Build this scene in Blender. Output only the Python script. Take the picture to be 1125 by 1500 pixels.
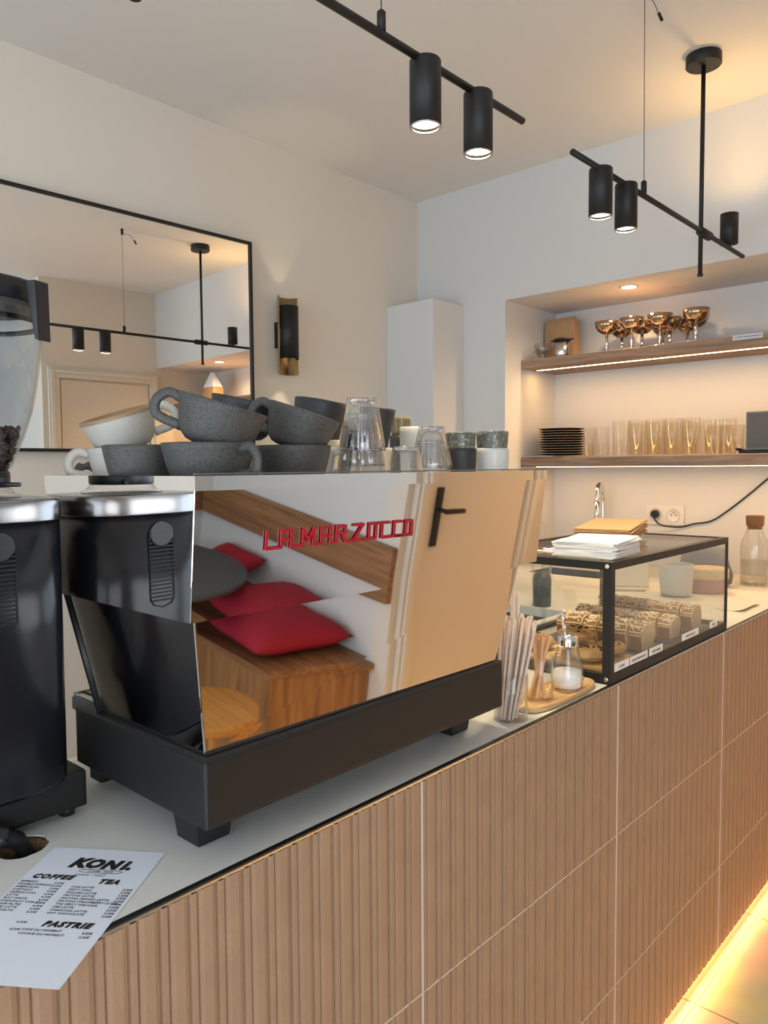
import bpy, bmesh, math, random
from mathutils import Vector, Matrix, Euler
R = math.radians
rnd = random.Random(7)
S = bpy.context.scene
COL = S.collection
for o in list(bpy.data.objects): bpy.data.objects.remove(o)

# ------------------------------------------------------------------ camera
cd = bpy.data.cameras.new('camera'); cam = bpy.data.objects.new('camera', cd); COL.objects.link(cam)
cd.sensor_fit = 'VERTICAL'; cd.sensor_height = 36; cd.lens = 1111.9 / 1500 * 36; cd.clip_start = .02
yaw, pit, rol = R(42.323), R(3.438), R(-.427)
f = Vector((-math.sin(yaw)*math.cos(pit), math.cos(yaw)*math.cos(pit), -math.sin(pit)))
r = Vector((math.cos(yaw), math.sin(yaw), 0)); u = r.cross(f)
r2 = r*math.cos(rol) + u*math.sin(rol); u2 = -r*math.sin(rol) + u*math.cos(rol)
cam.matrix_world = Matrix(((r2.x, u2.x, -f.x, 0), (r2.y, u2.y, -f.y, 0), (r2.z, u2.z, -f.z, 1.53), (0, 0, 0, 1)))
S.camera = cam
# ------------------------------------------------------------------ view + world
vs = S.view_settings; vs.view_transform = 'Standard'; vs.look = 'None'; vs.gamma = 1; vs.use_curve_mapping = False
vs.exposure = 0.70
w = bpy.data.worlds.new('sky'); S.world = w; w.use_nodes = True
w.node_tree.nodes['Background'].inputs[0].default_value = (.62, .78, 1, 1)
w.node_tree.nodes['Background'].inputs[1].default_value = .9
FZ, CT, CEIL = -.11, .99, 3.02            # floor, counter top, ceiling
def area(name, loc, rot, sx, sy, en, colr):
    l = bpy.data.lights.new(name, 'AREA'); l.shape = 'RECTANGLE'; l.size = sx; l.size_y = sy; l.energy = en; l.color = colr
    o = bpy.data.objects.new(name, l); COL.objects.link(o); o.location = loc; o.rotation_euler = rot; return o
# daylight through the shop window (front wall, y = -2.5)
area('window_daylight', (-.5, -2.46, 1.25), (R(90), 0, 0), 3.6, 2.3, 46, (.74, .87, 1))
area('added_side_fill', (1.93, -1.2, 1.35), (0, R(90), 0), 2.2, 2.2, 38, (.95, .96, 1))  # added fill from the right, brightens the left wall and machine front
# LED strips under the shelves and at the counter foot
area('shelf_strip_light', (-.85, 3.66, 2.036), (R(180)*0, 0, 0), 2.6, .02, 5.0, (1, .55, .20))
area('lower_shelf_strip_light', (-.85, 3.66, 1.508), (0, 0, 0), 2.6, .02, 3.6, (1, .55, .20))
area('counter_foot_light', (-.815, 1.9, -.082), (0, R(-70), 0), .02, 3.6, 4.5, (1, .52, .14))
area('skirting_light', (.455, 2.4, -.055), (0, R(88), 0), .04, 1.9, 3.5, (1, .55, .18))

# ------------------------------------------------------------------ materials
MATS = {}
def mat(name, col, rough=.5, metal=0, bump=0, bscale=30, var=0, vscale=6, trans=0, ior=1.45, emis=None, es=0, speck=None, spscale=120, spth=.12, coat=0, aniso=0):
    if name in MATS: return MATS[name]
    m = bpy.data.materials.new(name); m.use_nodes = True; n = m.node_tree; b = n.nodes['Principled BSDF']
    b.inputs['Base Color'].default_value = (*col, 1); b.inputs['Roughness'].default_value = rough; b.inputs['Metallic'].default_value = metal
    b.inputs['Transmission Weight'].default_value = trans; b.inputs['IOR'].default_value = ior; b.inputs['Coat Weight'].default_value = coat
    if emis: b.inputs['Emission Color'].default_value = (*emis, 1); b.inputs['Emission Strength'].default_value = es
    tc = n.nodes.new('ShaderNodeTexCoord'); src = None
    if var:
        t = n.nodes.new('ShaderNodeTexNoise'); t.inputs['Scale'].default_value = vscale; t.inputs['Detail'].default_value = 6
        n.links.new(tc.outputs['Object'], t.inputs['Vector'])
        mx = n.nodes.new('ShaderNodeMix'); mx.data_type = 'RGBA'
        mx.inputs[6].default_value = (*[c*(1-var) for c in col], 1); mx.inputs[7].default_value = (*[min(1, c*(1+var)) for c in col], 1)
        n.links.new(t.outputs[0], mx.inputs[0]); src = mx.outputs[2]
    if speck:
        t = n.nodes.new('ShaderNodeTexVoronoi'); t.inputs['Scale'].default_value = spscale
        n.links.new(tc.outputs['Object'], t.inputs['Vector'])
        nz = n.nodes.new('ShaderNodeTexNoise'); nz.inputs['Scale'].default_value = spscale*.7; n.links.new(tc.outputs['Object'], nz.inputs['Vector'])
        mu = n.nodes.new('ShaderNodeMath'); mu.operation = 'MULTIPLY'; n.links.new(nz.outputs[0], mu.inputs[0]); mu.inputs[1].default_value = 2*spth
        lt = n.nodes.new('ShaderNodeMath'); lt.operation = 'LESS_THAN'; n.links.new(t.outputs['Distance'], lt.inputs[0]); n.links.new(mu.outputs[0], lt.inputs[1])
        mx = n.nodes.new('ShaderNodeMix'); mx.data_type = 'RGBA'; mx.inputs[6].default_value = (*col, 1); mx.inputs[7].default_value = (*speck, 1)
        if src: n.links.new(src, mx.inputs[6])
        n.links.new(lt.outputs[0], mx.inputs[0]); src = mx.outputs[2]
    if src: n.links.new(src, b.inputs['Base Color'])
    if bump:
        t = n.nodes.new('ShaderNodeTexNoise'); t.inputs['Scale'].default_value = bscale; t.inputs['Detail'].default_value = 5
        n.links.new(tc.outputs['Object'], t.inputs['Vector'])
        bp = n.nodes.new('ShaderNodeBump'); bp.inputs['Strength'].default_value = bump; bp.inputs['Distance'].default_value = .004
        n.links.new(t.outputs[0], bp.inputs['Height']); n.links.new(bp.outputs[0], b.inputs['Normal'])
    MATS[name] = m; return m
def wood(name, c1, c2, axis=0, scale=3, rough=.5):
    m = bpy.data.materials.new(name); m.use_nodes = True; n = m.node_tree; b = n.nodes['Principled BSDF']; b.inputs['Roughness'].default_value = rough
    tc = n.nodes.new('ShaderNodeTexCoord'); mp = n.nodes.new('ShaderNodeMapping'); sc = [14*scale]*3; sc[axis] = scale
    mp.inputs['Scale'].default_value = sc; n.links.new(tc.outputs['Object'], mp.inputs[0])
    t = n.nodes.new('ShaderNodeTexNoise'); t.inputs['Scale'].default_value = 1; t.inputs['Detail'].default_value = 8; t.inputs['Distortion'].default_value = 1.2
    n.links.new(mp.outputs[0], t.inputs[0]); cr = n.nodes.new('ShaderNodeValToRGB'); n.links.new(t.outputs[0], cr.inputs[0])
    cr.color_ramp.elements[0].position = .32; cr.color_ramp.elements[1].position = .68
    cr.color_ramp.elements[0].color = (*c1, 1); cr.color_ramp.elements[1].color = (*c2, 1); n.links.new(cr.outputs[0], b.inputs['Base Color'])
    bp = n.nodes.new('ShaderNodeBump'); bp.inputs['Strength'].default_value = .25; bp.inputs['Distance'].default_value = .002
    n.links.new(t.outputs[0], bp.inputs['Height']); n.links.new(bp.outputs[0], b.inputs['Normal']); return m
def pane_mat(name, tint=(.96, .97, .96), base=.035, power=4.5, gain=.85, rough=.01):
    m = bpy.data.materials.new(name); m.use_nodes = True; n = m.node_tree; n.nodes.clear()
    o = n.nodes.new('ShaderNodeOutputMaterial'); mx = n.nodes.new('ShaderNodeMixShader'); t = n.nodes.new('ShaderNodeBsdfTransparent'); g = n.nodes.new('ShaderNodeBsdfGlossy')
    t.inputs[0].default_value = (*tint, 1); g.inputs['Roughness'].default_value = rough; fc = n.nodes.new('ShaderNodeLayerWeight'); fc.inputs[0].default_value = .5
    pw = n.nodes.new('ShaderNodeMath'); pw.operation = 'POWER'; pw.inputs[1].default_value = power; n.links.new(fc.outputs['Facing'], pw.inputs[0])
    fr = n.nodes.new('ShaderNodeMath'); fr.operation = 'MULTIPLY_ADD'; fr.inputs[1].default_value = gain; fr.inputs[2].default_value = base; n.links.new(pw.outputs[0], fr.inputs[0])
    n.links.new(fr.outputs[0], mx.inputs[0]); n.links.new(t.outputs[0], mx.inputs[1]); n.links.new(g.outputs[0], mx.inputs[2]); n.links.new(mx.outputs[0], o.inputs[0]); return m
wall_w = mat('white paint', (.66, .66, .645), .8, bump=.05, bscale=60)
wall_c = mat('warm off-white paint', (.72, .67, .585), .8, bump=.05, bscale=60)
wall_b = mat('beige door paint', (.70, .63, .52), .55)
ceil_m = mat('ceiling paint', (.74, .72, .68), .9)
steel = mat('polished steel', (.80, .77, .74), .025, 1)
steel_b = mat('brushed steel', (.62, .61, .60), .22, 1)
chrome = mat('chrome', (.85, .85, .85), .08, 1)
blackp = mat('black plastic', (.012, .013, .015), .38)
blackm = mat('black powder coat', (.009, .0085, .0085), .5, bump=.08, bscale=600)
black_g = mat('grinder black lacquer', (.007, .008, .011), .22)
top_m = mat('pale stone worktop', (.66, .655, .615), .5, var=.10, vscale=9, bump=.05, bscale=80)
glass = mat('clear glass', (1, 1, 1), .0, trans=1, ior=1.45)
glassr = mat('ribbed clear glass', (1, 1, 1), .02, trans=1, ior=1.47)
hop_m = pane_mat('clear hopper plastic', (.90, .91, .91))
pane = pane_mat('case glass')
thin = pane_mat('thin clear glass', (.985, .98, .97), .05, 3)
ribg = pane_mat('ribbed tumbler glass', (.955, .96, .96), .13, 1.7, .75, .02)
shg = pane_mat('shelf glass', (.997, .995, .99), .03, 4, .45)
greyc = mat('grey speckled stoneware', (.064, .062, .056), .55, var=.2, vscale=25, speck=(.010, .010, .010), spscale=380, spth=.27)
darkc = mat('charcoal stoneware', (.026, .028, .031), .5)
creamc = mat('cream stoneware', (.50, .47, .41), .45, var=.1, vscale=30, speck=(.3, .25, .18), spscale=500, spth=.2)
whitec = mat('white glaze', (.55, .56, .54), .3, speck=(.35, .34, .3), spscale=300, spth=.2)
brownrim = mat('brown glaze rim', (.30, .19, .10), .4)
greeng = mat('mottled green glaze', (.11, .115, .095), .25, var=.6, vscale=60, speck=(.3, .29, .22), spscale=160, spth=.3)
oliveg = mat('olive glaze', (.16, .13, .07), .25, var=.5, vscale=50)
shelfw = wood('weathered shelf wood', (.20, .12, .075), (.40, .27, .18), 0, 2.2, .65)
boardw = wood('light bamboo', (.50, .30, .12), (.66, .43, .20), 1, 3, .5)
railw = wood('oak rail', (.17, .075, .028), (.34, .17, .07), 0, 1.6, .5)
benchw = wood('oak bench', (.22, .10, .035), (.40, .20, .075), 2, 1.5, .5)
kraft = mat('kraft paper', (.45, .27, .13), .8, var=.1, vscale=20)
paper = mat('white paper', (.72, .76, .84), .75)
napk = mat('napkin paper', (.80, .78, .74), .9)
ink = mat('black ink', (.01, .01, .01), .7)
red = mat('red enamel', (.38, .006, .018), .35)
redf = mat('red cushion cloth', (.36, .012, .03), .85, bump=.2, bscale=300)
brass = mat('brushed brass', (.52, .38, .20), .28, 1)
straw_m = mat('kraft straw paper', (.62, .49, .40), .7)
straw_d = mat('kraft straw inside', (.12, .08, .05), .9)
stir_m = mat('birch stirrer wood', (.62, .36, .18), .7, var=.15, vscale=40)
bean_m = mat('roasted coffee beans', (.05, .02, .014), .4)
crumb = mat('cake crumb', (.70, .52, .28), .85, var=.25, vscale=60, bump=.5, bscale=120)
crust = mat('cake crust', (.28, .13, .055), .8, var=.3, vscale=40, bump=.4, bscale=90)
topping = mat('powdered topping', (.66, .54, .42), .9, var=.25, vscale=40, bump=1, bscale=150)
cookie_m = mat('cookie dough', (.52, .27, .09), .8, var=.35, vscale=45, bump=1, bscale=90)
choc = mat('chocolate', (.02, .01, .008), .5)
led = mat('warm led strip', (1, .8, .5), .5, emis=(1, .74, .42), es=5)
bulb = mat('lamp lens', (1, .95, .8), .5, emis=(1, .86, .58), es=14)
cork = mat('cork', (.25, .13, .06), .9, bump=.5, bscale=200, var=.3, vscale=60)
sockm = mat('white socket plastic', (.72, .69, .65), .35)
greyf = mat('grey speaker cloth', (.17, .165, .15), .9, bump=.6, bscale=500, var=.2, vscale=200)
greyb = mat('dark grey plastic', (.06, .065, .07), .5)
sugar_m = mat('white sugar', (.85, .84, .82), .9)
grille_m = mat('dark vent', (.004, .004, .005), .6)
oakt = wood('orange oak stool', (.40, .17, .03), (.58, .28, .06), 0, 2, .45)
# ------------------------------------------------------------------ mesh helpers
def B(): return bmesh.new()
def box(bm, a, b, bev=0, mi=0, M=None):
    vs = [bm.verts.new((x, y, z)) for x in (a[0], b[0]) for y in (a[1], b[1]) for z in (a[2], b[2])]
    if M: [setattr(v, 'co', M @ v.co) for v in vs]
    F = [bm.faces.new([vs[i] for i in q]) for q in ((0, 1, 3, 2), (4, 6, 7, 5), (0, 4, 5, 1), (2, 3, 7, 6), (0, 2, 6, 4), (1, 5, 7, 3))]
    for q in F: q.material_index = mi
    if bev: bmesh.ops.bevel(bm, geom=list({e for q in F for e in q.edges}), offset=bev, segments=2, affect='EDGES', profile=.7)
    return vs
def hexa(bm, P, bev=0, seg=2):       # P: 4 bottom (ccw), 4 top
    vs = [bm.verts.new(p) for p in P]
    F = [bm.faces.new([vs[i] for i in q]) for q in ((3, 2, 1, 0), (4, 5, 6, 7), (0, 1, 5, 4), (1, 2, 6, 5), (2, 3, 7, 6), (3, 0, 4, 7))]
    if bev: bmesh.ops.bevel(bm, geom=list({e for q in F for e in q.edges}), offset=bev, segments=seg, affect='EDGES', profile=.7)
def lathe(bm, prof, seg=32, c=(0, 0, 0), ribs=0, ramp=0, cap=True, mi=0, M=None):
    rings = []
    for (rr, z) in prof:
        ring = []
        for k in range(seg):
            a = 2*math.pi*k/seg; q = rr*(1+ramp*math.cos(ribs*a)) if ribs and rr > .004 else rr
            p = Vector((c[0]+q*math.cos(a), c[1]+q*math.sin(a), c[2]+z))
            ring.append(bm.verts.new(M @ p if M else p))
        rings.append(ring)
    for a, b in zip(rings, rings[1:]):
        for k in range(seg):
            q = bm.faces.new((a[k], a[(k+1) % seg], b[(k+1) % seg], b[k])); q.smooth = True; q.material_index = mi
    if cap:
        for ring, rev in ((rings[0], True), (rings[-1], False)):
            q = bm.faces.new(ring[::-1] if rev else ring); q.material_index = mi
def tube(bm, pts, rad, seg=10, cap=True, mi=0, flat=1):
    pts = [Vector(p) for p in pts]; rings = []; up = None
    for i, p in enumerate(pts):
        d = (pts[min(i+1, len(pts)-1)] - pts[max(i-1, 0)]).normalized()
        if up is None: up = Vector((0, 0, 1)) if abs(d.z) < .9 else Vector((1, 0, 0))
        s = d.cross(up).normalized(); up = s.cross(d).normalized(); rr = rad[i] if isinstance(rad, (list, tuple)) else rad
        rings.append([bm.verts.new(p + s*math.cos(2*math.pi*k/seg)*rr + up*math.sin(2*math.pi*k/seg)*rr*flat) for k in range(seg)])
    for a, b in zip(rings, rings[1:]):
        for k in range(seg):
            q = bm.faces.new((a[k], a[(k+1) % seg], b[(k+1) % seg], b[k])); q.smooth = True; q.material_index = mi
    if cap: bm.faces.new(rings[0][::-1]); bm.faces.new(rings[-1])
def prism(bm, poly, z0, z1, mi=0):
    lo = [bm.verts.new((x, y, z0)) for x, y in poly]; hi = [bm.verts.new((x, y, z1)) for x, y in poly]; n = len(poly)
    bm.faces.new(lo[::-1]).material_index = mi; bm.faces.new(hi).material_index = mi
    for k in range(n): bm.faces.new((lo[k], lo[(k+1) % n], hi[(k+1) % n], hi[k])).material_index = mi
def sm(pts, n=6):            # Catmull-Rom smoothing
    P = [Vector(p) for p in pts]; P = [2*P[0]-P[1]] + P + [2*P[-1]-P[-2]]; o = []
    for i in range(1, len(P)-2):
        for k in range(n):
            t = k/n; a, b, c, d = P[i-1:i+3]
            o.append(.5*((2*b)+(c-a)*t+(2*a-5*b+4*c-d)*t*t+(3*b-a-3*c+d)*t**3))
    return o+[P[-2]]
def obj(name, bm, m, parent=None, label=None, smooth=None):
    bmesh.ops.recalc_face_normals(bm, faces=bm.faces)
    me = bpy.data.meshes.new(name); bm.to_mesh(me); bm.free()
    for q in (m if isinstance(m, (list, tuple)) else [m]): me.materials.append(q)
    o = bpy.data.objects.new(name, me); COL.objects.link(o)
    if parent: o.parent = parent
    if label: o['label'] = label
    return o
def tag(o, label, cat, group=None, kind=None):
    o['label'] = label; o['category'] = cat
    if group: o['group'] = group
    if kind: o['kind'] = kind
    return o
def thing(name, label, cat, loc=(0, 0, 0), rot=(0, 0, 0), group=None):
    o = bpy.data.objects.new(name, None); COL.objects.link(o); o.location = loc; o.rotation_euler = rot; o.empty_display_size = .05
    return tag(o, label, cat, group)
def struct(name, bm, m, parent=None):
    o = obj(name, bm, m, parent)
    if not parent: o['kind'] = 'structure'
    return o
def dup(root, loc, rot=None, label=None, group=None, name=None):
    def cp(o, p):
        c = o.copy(); COL.objects.link(c); c.parent = p
        if p is None and name: c.name = name
        for ch in [x for x in COL.objects if x.parent == o]: cp(ch, c)
        return c
    c = cp(root, None); c.location = loc
    if rot is not None: c.rotation_euler = rot
    if label: c['label'] = label
    if group: c['group'] = group
    return c
def text_mesh(lines, name, m, parent, M):
    # lines: (string, x, y, size, bold, shear, align); page plane: x right, y up ; one mesh
    bm = B()
    for (s, x, y, size, bold, shear, al) in lines:
        cu = bpy.data.curves.new('t', 'FONT'); cu.body = s; cu.size = size; cu.offset = bold; cu.shear = shear; cu.align_x = al
        cu.extrude = .00008; cu.space_character = 1.22 if shear and size < .02 else 1; cu.resolution_u = 2
        to = bpy.data.objects.new('t', cu); COL.objects.link(to); dg = bpy.context.evaluated_depsgraph_get(); dg.update()
        me = bpy.data.meshes.new_from_object(to.evaluated_get(dg)); me.transform(Matrix.Translation((x, y, 0))); bm.from_mesh(me)
        bpy.data.objects.remove(to); bpy.data.curves.remove(cu); bpy.data.meshes.remove(me)
    bm.transform(M); return obj(name, bm, m, parent)
def spot(name, loc, rot, en, colr, size=90, blend=.6, rad=.02, parent=None):
    l = bpy.data.lights.new(name, 'SPOT'); l.energy = en; l.color = colr; l.spot_size = R(size); l.spot_blend = blend; l.shadow_soft_size = rad
    o = bpy.data.objects.new(name, l); COL.objects.link(o); o.location = loc; o.rotation_euler = rot
    if parent: o.parent = parent
    return o

# ================================================================== SETTING
XL, XR, YB, YN = -2.816, .5, 3.39, 3.909       # left wall, right wall, back wall, niche back
NX, NT = -2.224, 2.388                           # niche left side, niche soffit
bm = B(); box(bm, (XL-.1, -2.6, FZ-.05), (2.1, YN+.1, FZ)); fl = struct('floor', bm, None)
m = bpy.data.materials.new('stone floor tiles'); m.use_nodes = True; n = m.node_tree; b = n.nodes['Principled BSDF']; b.inputs['Roughness'].default_value = .42
tc = n.nodes.new('ShaderNodeTexCoord'); mp = n.nodes.new('ShaderNodeMapping'); mp.inputs['Location'].default_value = (.2, -2.268+.6*4, 0); n.links.new(tc.outputs['Object'], mp.inputs[0])
bk = n.nodes.new('ShaderNodeTexBrick'); bk.offset = 0; bk.inputs['Scale'].default_value = 1; bk.inputs['Brick Width'].default_value = .6; bk.inputs['Row Height'].default_value = .6
bk.inputs['Mortar Size'].default_value = .003; bk.inputs['Color1'].default_value = (.50, .46, .40, 1); bk.inputs['Color2'].default_value = (.46, .42, .36, 1); bk.inputs['Mortar'].default_value = (.16, .13, .1, 1)
nz = n.nodes.new('ShaderNodeTexNoise'); nz.inputs['Scale'].default_value = 5; nz.inputs['Detail'].default_value = 8; n.links.new(tc.outputs['Object'], nz.inputs[0])
mx = n.nodes.new('ShaderNodeMix'); mx.data_type = 'RGBA'; mx.blend_type = 'OVERLAY'; mx.inputs[0].default_value = .45
n.links.new(mp.outputs[0], bk.inputs[0]); n.links.new(bk.outputs[0], mx.inputs[6]); n.links.new(nz.outputs[1], mx.inputs[7]); n.links.new(mx.outputs[2], b.inputs['Base Color'])
fl.data.materials[0] = m
bm = B(); box(bm, (XL-.1, -2.6, CEIL), (2.1, YN+.1, CEIL+.1)); struct('ceiling', bm, ceil_m)
bm = B(); box(bm, (XL-.1, -2.6, FZ), (XL, YB, CEIL)); struct('wall_left', bm, wall_c)
bm = B(); box(bm, (XL-.1, YB, FZ), (NX, YN+.1, CEIL)); box(bm, (NX, YB, NT), (XR, YN+.1, CEIL)); box(bm, (NX, YN, FZ), (XR+.1, YN+.1, NT)); struct('wall_back', bm, wall_w)
bm = B(); box(bm, (XL+.001, 3.122, FZ), (-2.49, YB-.001, 2.397), .002); struct('wall_boxing', bm, wall_w)
bm = B(); box(bm, (XR, 2.42, FZ), (XR+.1, YN, CEIL)); struct('wall_right', bm, wall_c)
bm = B(); box(bm, (XR+.1, 2.42, FZ), (2.1, 2.52, CEIL)); struct('wall_seating', bm, wall_w)
bm = B(); box(bm, (2.0, -.05, FZ), (2.1, 2.42, CEIL)); box(bm, (2.0, -2.5, FZ), (2.1, -2.35, CEIL)); box(bm, (2.0, -2.35, 2.5), (2.1, -.05, CEIL)); box(bm, (2.0, -2.35, FZ), (2.1, -.05, .2)); struct('wall_far_right', bm, wall_w)
bm = B()
for y in (-2.35, -1.2, -.11): box(bm, (2.02, y, .2), (2.08, y+.06, 2.5))
box(bm, (2.02, -2.35, .2), (2.08, -.05, .26)); box(bm, (2.02, -2.35, 2.44), (2.08, -.05, 2.5)); wf2 = struct('added_side_window', bm, blackm)  # unseen window, added so the side fill has an opening
bm = B(); box(bm, (2.05, -2.29, .26), (2.055, -.11, 2.44)); obj('pane', bm, pane, wf2)
t = tag(bpy.data.objects.new('skirting_lamp', None), 'low linear amber lamp along the foot of the door wall', 'lamp'); COL.objects.link(t); t.location = (.48, 2.4, FZ)
bm = B(); box(bm, (.462, 2.05, FZ+.03), (.488, 2.44, FZ+.075), .003); obj('lamp_profile', bm, steel_b, t).matrix_parent_inverse = Matrix.Translation((-.48, -2.4, -FZ))
bm = B()
for a, c_ in (((XL-.1, FZ), (-2.3, CEIL)), ((1.3, FZ), (2.1, CEIL)), ((-2.3, 2.45), (1.3, CEIL)), ((-2.3, FZ), (1.3, .05))): box(bm, (a[0], -2.6, a[1]), (c_[0], -2.5, c_[1]))
struct('wall_front', bm, wall_w)
bm = B()
for x in (-2.3, -1.1, .1, 1.24): box(bm, (x, -2.58, .05), (x+.06, -2.52, 2.45))
box(bm, (-2.3, -2.58, .05), (1.3, -2.52, .11)); box(bm, (-2.3, -2.58, 2.39), (1.3, -2.52, 2.45)); wf = struct('window_1', bm, blackm)
bm = B(); box(bm, (-2.24, -2.555, .11), (1.24, -2.55, 2.39)); obj('pane', bm, pane, wf)
# door in the right wall, seen in the mirror and in the machine
bm = B(); box(bm, (XR-.012, 2.56, FZ+.01), (XR-.001, 3.30, 2.235), .003); d = struct('door_1', bm, wall_b)
bm = B(); box(bm, (XR-.024, 2.60, .90), (XR-.0125, 2.64, 1.17), .003); tube(bm, [(XR-.02, 2.62, 1.07), (XR-.065, 2.62, 1.07)], .010); box(bm, (XR-.075, 2.615, 1.06), (XR-.058, 2.75, 1.08), .003); obj('door_handle', bm, blackm, d)
bm = B()
for y0, y1, z0, z1 in ((2.46, 2.545, FZ, 2.25), (3.315, 3.385, FZ, 2.25), (2.46, 3.385, 2.2502, 2.33)): box(bm, (XR-.028, y0, z0), (XR-.0005, y1, z1), .004)
for y0, y1, z0, z1 in ((2.475, 2.505, FZ, 2.31), (3.345, 3.372, FZ, 2.31), (2.506, 3.344, 2.285, 2.31)): box(bm, (XR-.042, y0, z0), (XR-.029, y1, z1), .003)
struct('trim_1', bm, wall_c)
bm = B(); box(bm, (XL, -2.49, FZ), (XL+.015, 3.12, FZ+.08), .003); struct('baseboard_left', bm, wall_w)

# ================================================================== COUNTER
ctr = thing('service_counter', 'long service counter faced with fluted beige tiles', 'counter', (-.82, 1.5, FZ))
def rel(bm, root): bm.transform(root.matrix_basis.inverted() if root.matrix_basis else Matrix()); return bm
def place(root): bpy.context.view_layer.update()
# fluted front: profile runs along y, three tile rows
P = .0426; y_ = -1.05+.995-math.floor((.995+.0)/P)*0; y0 = .995-P*46; prof = []
k = 0
while y0 + k*P < YN-.01:
    yy = y0+k*P
    tile_edge = (k-46) % 18 == 0
    prof += [(yy, .0056), (yy+.0012, .0060), (yy+.0026, .0), (yy+.0095, .0004), (yy+.0106, .0052), (yy+.0124, .0052), (yy+.0136, .0020), (yy+.020, .0008), (yy+.034, .0012), (yy+P-.0020, .0034)]
    k += 1
rows = [(.983, .6020), (.5990, .2085), (.2055, -.075)]
bm = B()
for (zt, zb) in rows:
    top = [bm.verts.new((-.82-dx, y, zt)) for y, dx in prof]; bot = [bm.verts.new((-.82-dx, y, zb)) for y, dx in prof]
    for i in range(len(top)-1): bm.faces.new((top[i], top[i+1], bot[i+1], bot[i]))
tm = mat('fluted beige stoneware tile', (.335, .21, .125), .62, var=.14, vscale=18, bump=.22, bscale=260)
o = obj('tile_front', bm, tm, ctr); o.matrix_parent_inverse = ctr.matrix_basis.inverted()
def kid(name, bm, m, root, label=None):
    o = obj(name, bm, m, root, label); o.matrix_parent_inverse = root.matrix_basis.inverted(); return o
kidm = {}
groutm = mat('pale grout', (.62, .50, .40), .9)
bm = B(); box(bm, (-.8298, -.95, -.08), (-.8282, YN-.005, .984))
for y in (.995-.767, .995, .995+.767, .995+2*.767, .995+3*.767): box(bm, (-.8282, y-.0012, -.075), (-.8203, y+.0012, .983))
for z in (.6005, .2070): box(bm, (-.8282, -.95, z-.0013), (-.8208, YN-.005, z+.0013))
kid('grout_bed', bm, groutm, ctr)
bm = B(); box(bm, (-.835, -.95, .9834), (-.8212, YN-.005, .9885), .0012); kid('edge_trim', bm, steel_b, ctr)
bm = B(); box(bm, (-1.33, -.95, FZ), (-.86, YN-.004, .955)); box(bm, (-.862, -.95, -.062), (-.8300, YN-.004, .955)); box(bm, (-2.2, 2.52, FZ), (-1.33, YN-.004, .79)); box(bm, (-2.2, 2.52, .791), (-1.33, 3.31, .955)); kid('carcase', bm, blackm, ctr)
bm = B(); box(bm, (-.858, -.9, -.092), (-.850, YN-.01, -.078)); kid('foot_light_strip', bm, mat('amber led', (1, .7, .3), .5, emis=(1, .55, .15), es=8), ctr)
# worktop
bm = B(); prism(bm, [(-.8300, -.95), (-.8300, YN-.003), (-2.21, YN-.003), (-2.21, 2.5), (-1.37, 2.5), (-1.37, -.95)], .957, CT)
wt = obj('worktop', bm, [top_m, mat('dark worktop edge', (.03, .03, .03), .3)]); tag(wt, 'pale grey stone worktop with dark edge line, on the tiled counter', 'worktop')
def cut(o, bmc):
    c = obj('cutter', bmc, top_m); md = o.modifiers.new('b', 'BOOLEAN'); md.object = c; md.operation = 'DIFFERENCE'; md.solver = 'EXACT'
    dg = bpy.context.evaluated_depsgraph_get(); me = bpy.data.meshes.new_from_object(o.evaluated_get(dg)); o.modifiers.clear(); old = o.data; o.data = me; bpy.data.objects.remove(c)
bm = B(); ring = []
for z in (.94, 1.0):
    rr = random.Random(3); ring.append([bm.verts.new((-1.098+math.cos(a)*(.034+rr.uniform(-.002, .002)), .430+math.sin(a)*(.036+rr.uniform(-.002, .002)), z)) for a in [2*math.pi*k/28 for k in range(28)]])
for k in range(28): bm.faces.new((ring[0][k], ring[0][(k+1) % 28], ring[1][(k+1) % 28], ring[1][k]))
bm.faces.new(ring[0][::-1]); bm.faces.new(ring[1]); cut(wt, bm)
bm = B(); box(bm, (-2.05, 3.33, .94), (-1.5, 3.56, 1.0), .01); cut(wt, bm)
for q in wt.data.polygons:
    if abs(q.normal.x) > .9 and q.center.x > -.84: q.material_index = 1
bm = B(); box(bm, (-.8305, -.95, .9886), (-.8215, YN-.006, .9903)); kid('dark_joint', bm, mat('dark sealant', (.015, .017, .016), .25), ctr, 'thin black joint line along the counter edge')
bm = B(); lathe(bm, [(.037, .0), (.037, .034), (.0345, .034), (.0345, .002)], 28, (-1.098, .430, .9535-.035), cap=False); lathe(bm, [(.0345, .0), (.0345, .002)], 28, (-1.098, .430, .9535-.035)); lathe(bm, [(.0335, 0), (.0335, .031), (.0300, .022), (.0285, .004), (.0335, 0)], 28, (-1.098, .430, .9575), cap=False, ribs=7, ramp=.02)
o = kid('cable_hole_lining', bm, mat('raw chipboard', (.17, .10, .05), .9, var=.5, vscale=120, bump=1, bscale=200), wt, 'raw brown wood inside the cable hole')
bm = B(); box(bm, (-2.05, 3.33, .80), (-1.5, 3.56, .81)); box(bm, (-2.055, 3.325, .8), (-2.05, 3.565, .988)); box(bm, (-1.5, 3.325, .8), (-1.495, 3.565, .988)); box(bm, (-2.05, 3.325, .8), (-1.5, 3.33, .988)); box(bm, (-2.05, 3.56, .8), (-1.5, 3.565, .988))
tag(obj('sink', bm, mat('dark sink composite', (.03, .028, .026), .4)), 'dark inset sink in the rear worktop, seen through the display case', 'sink')
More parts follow.
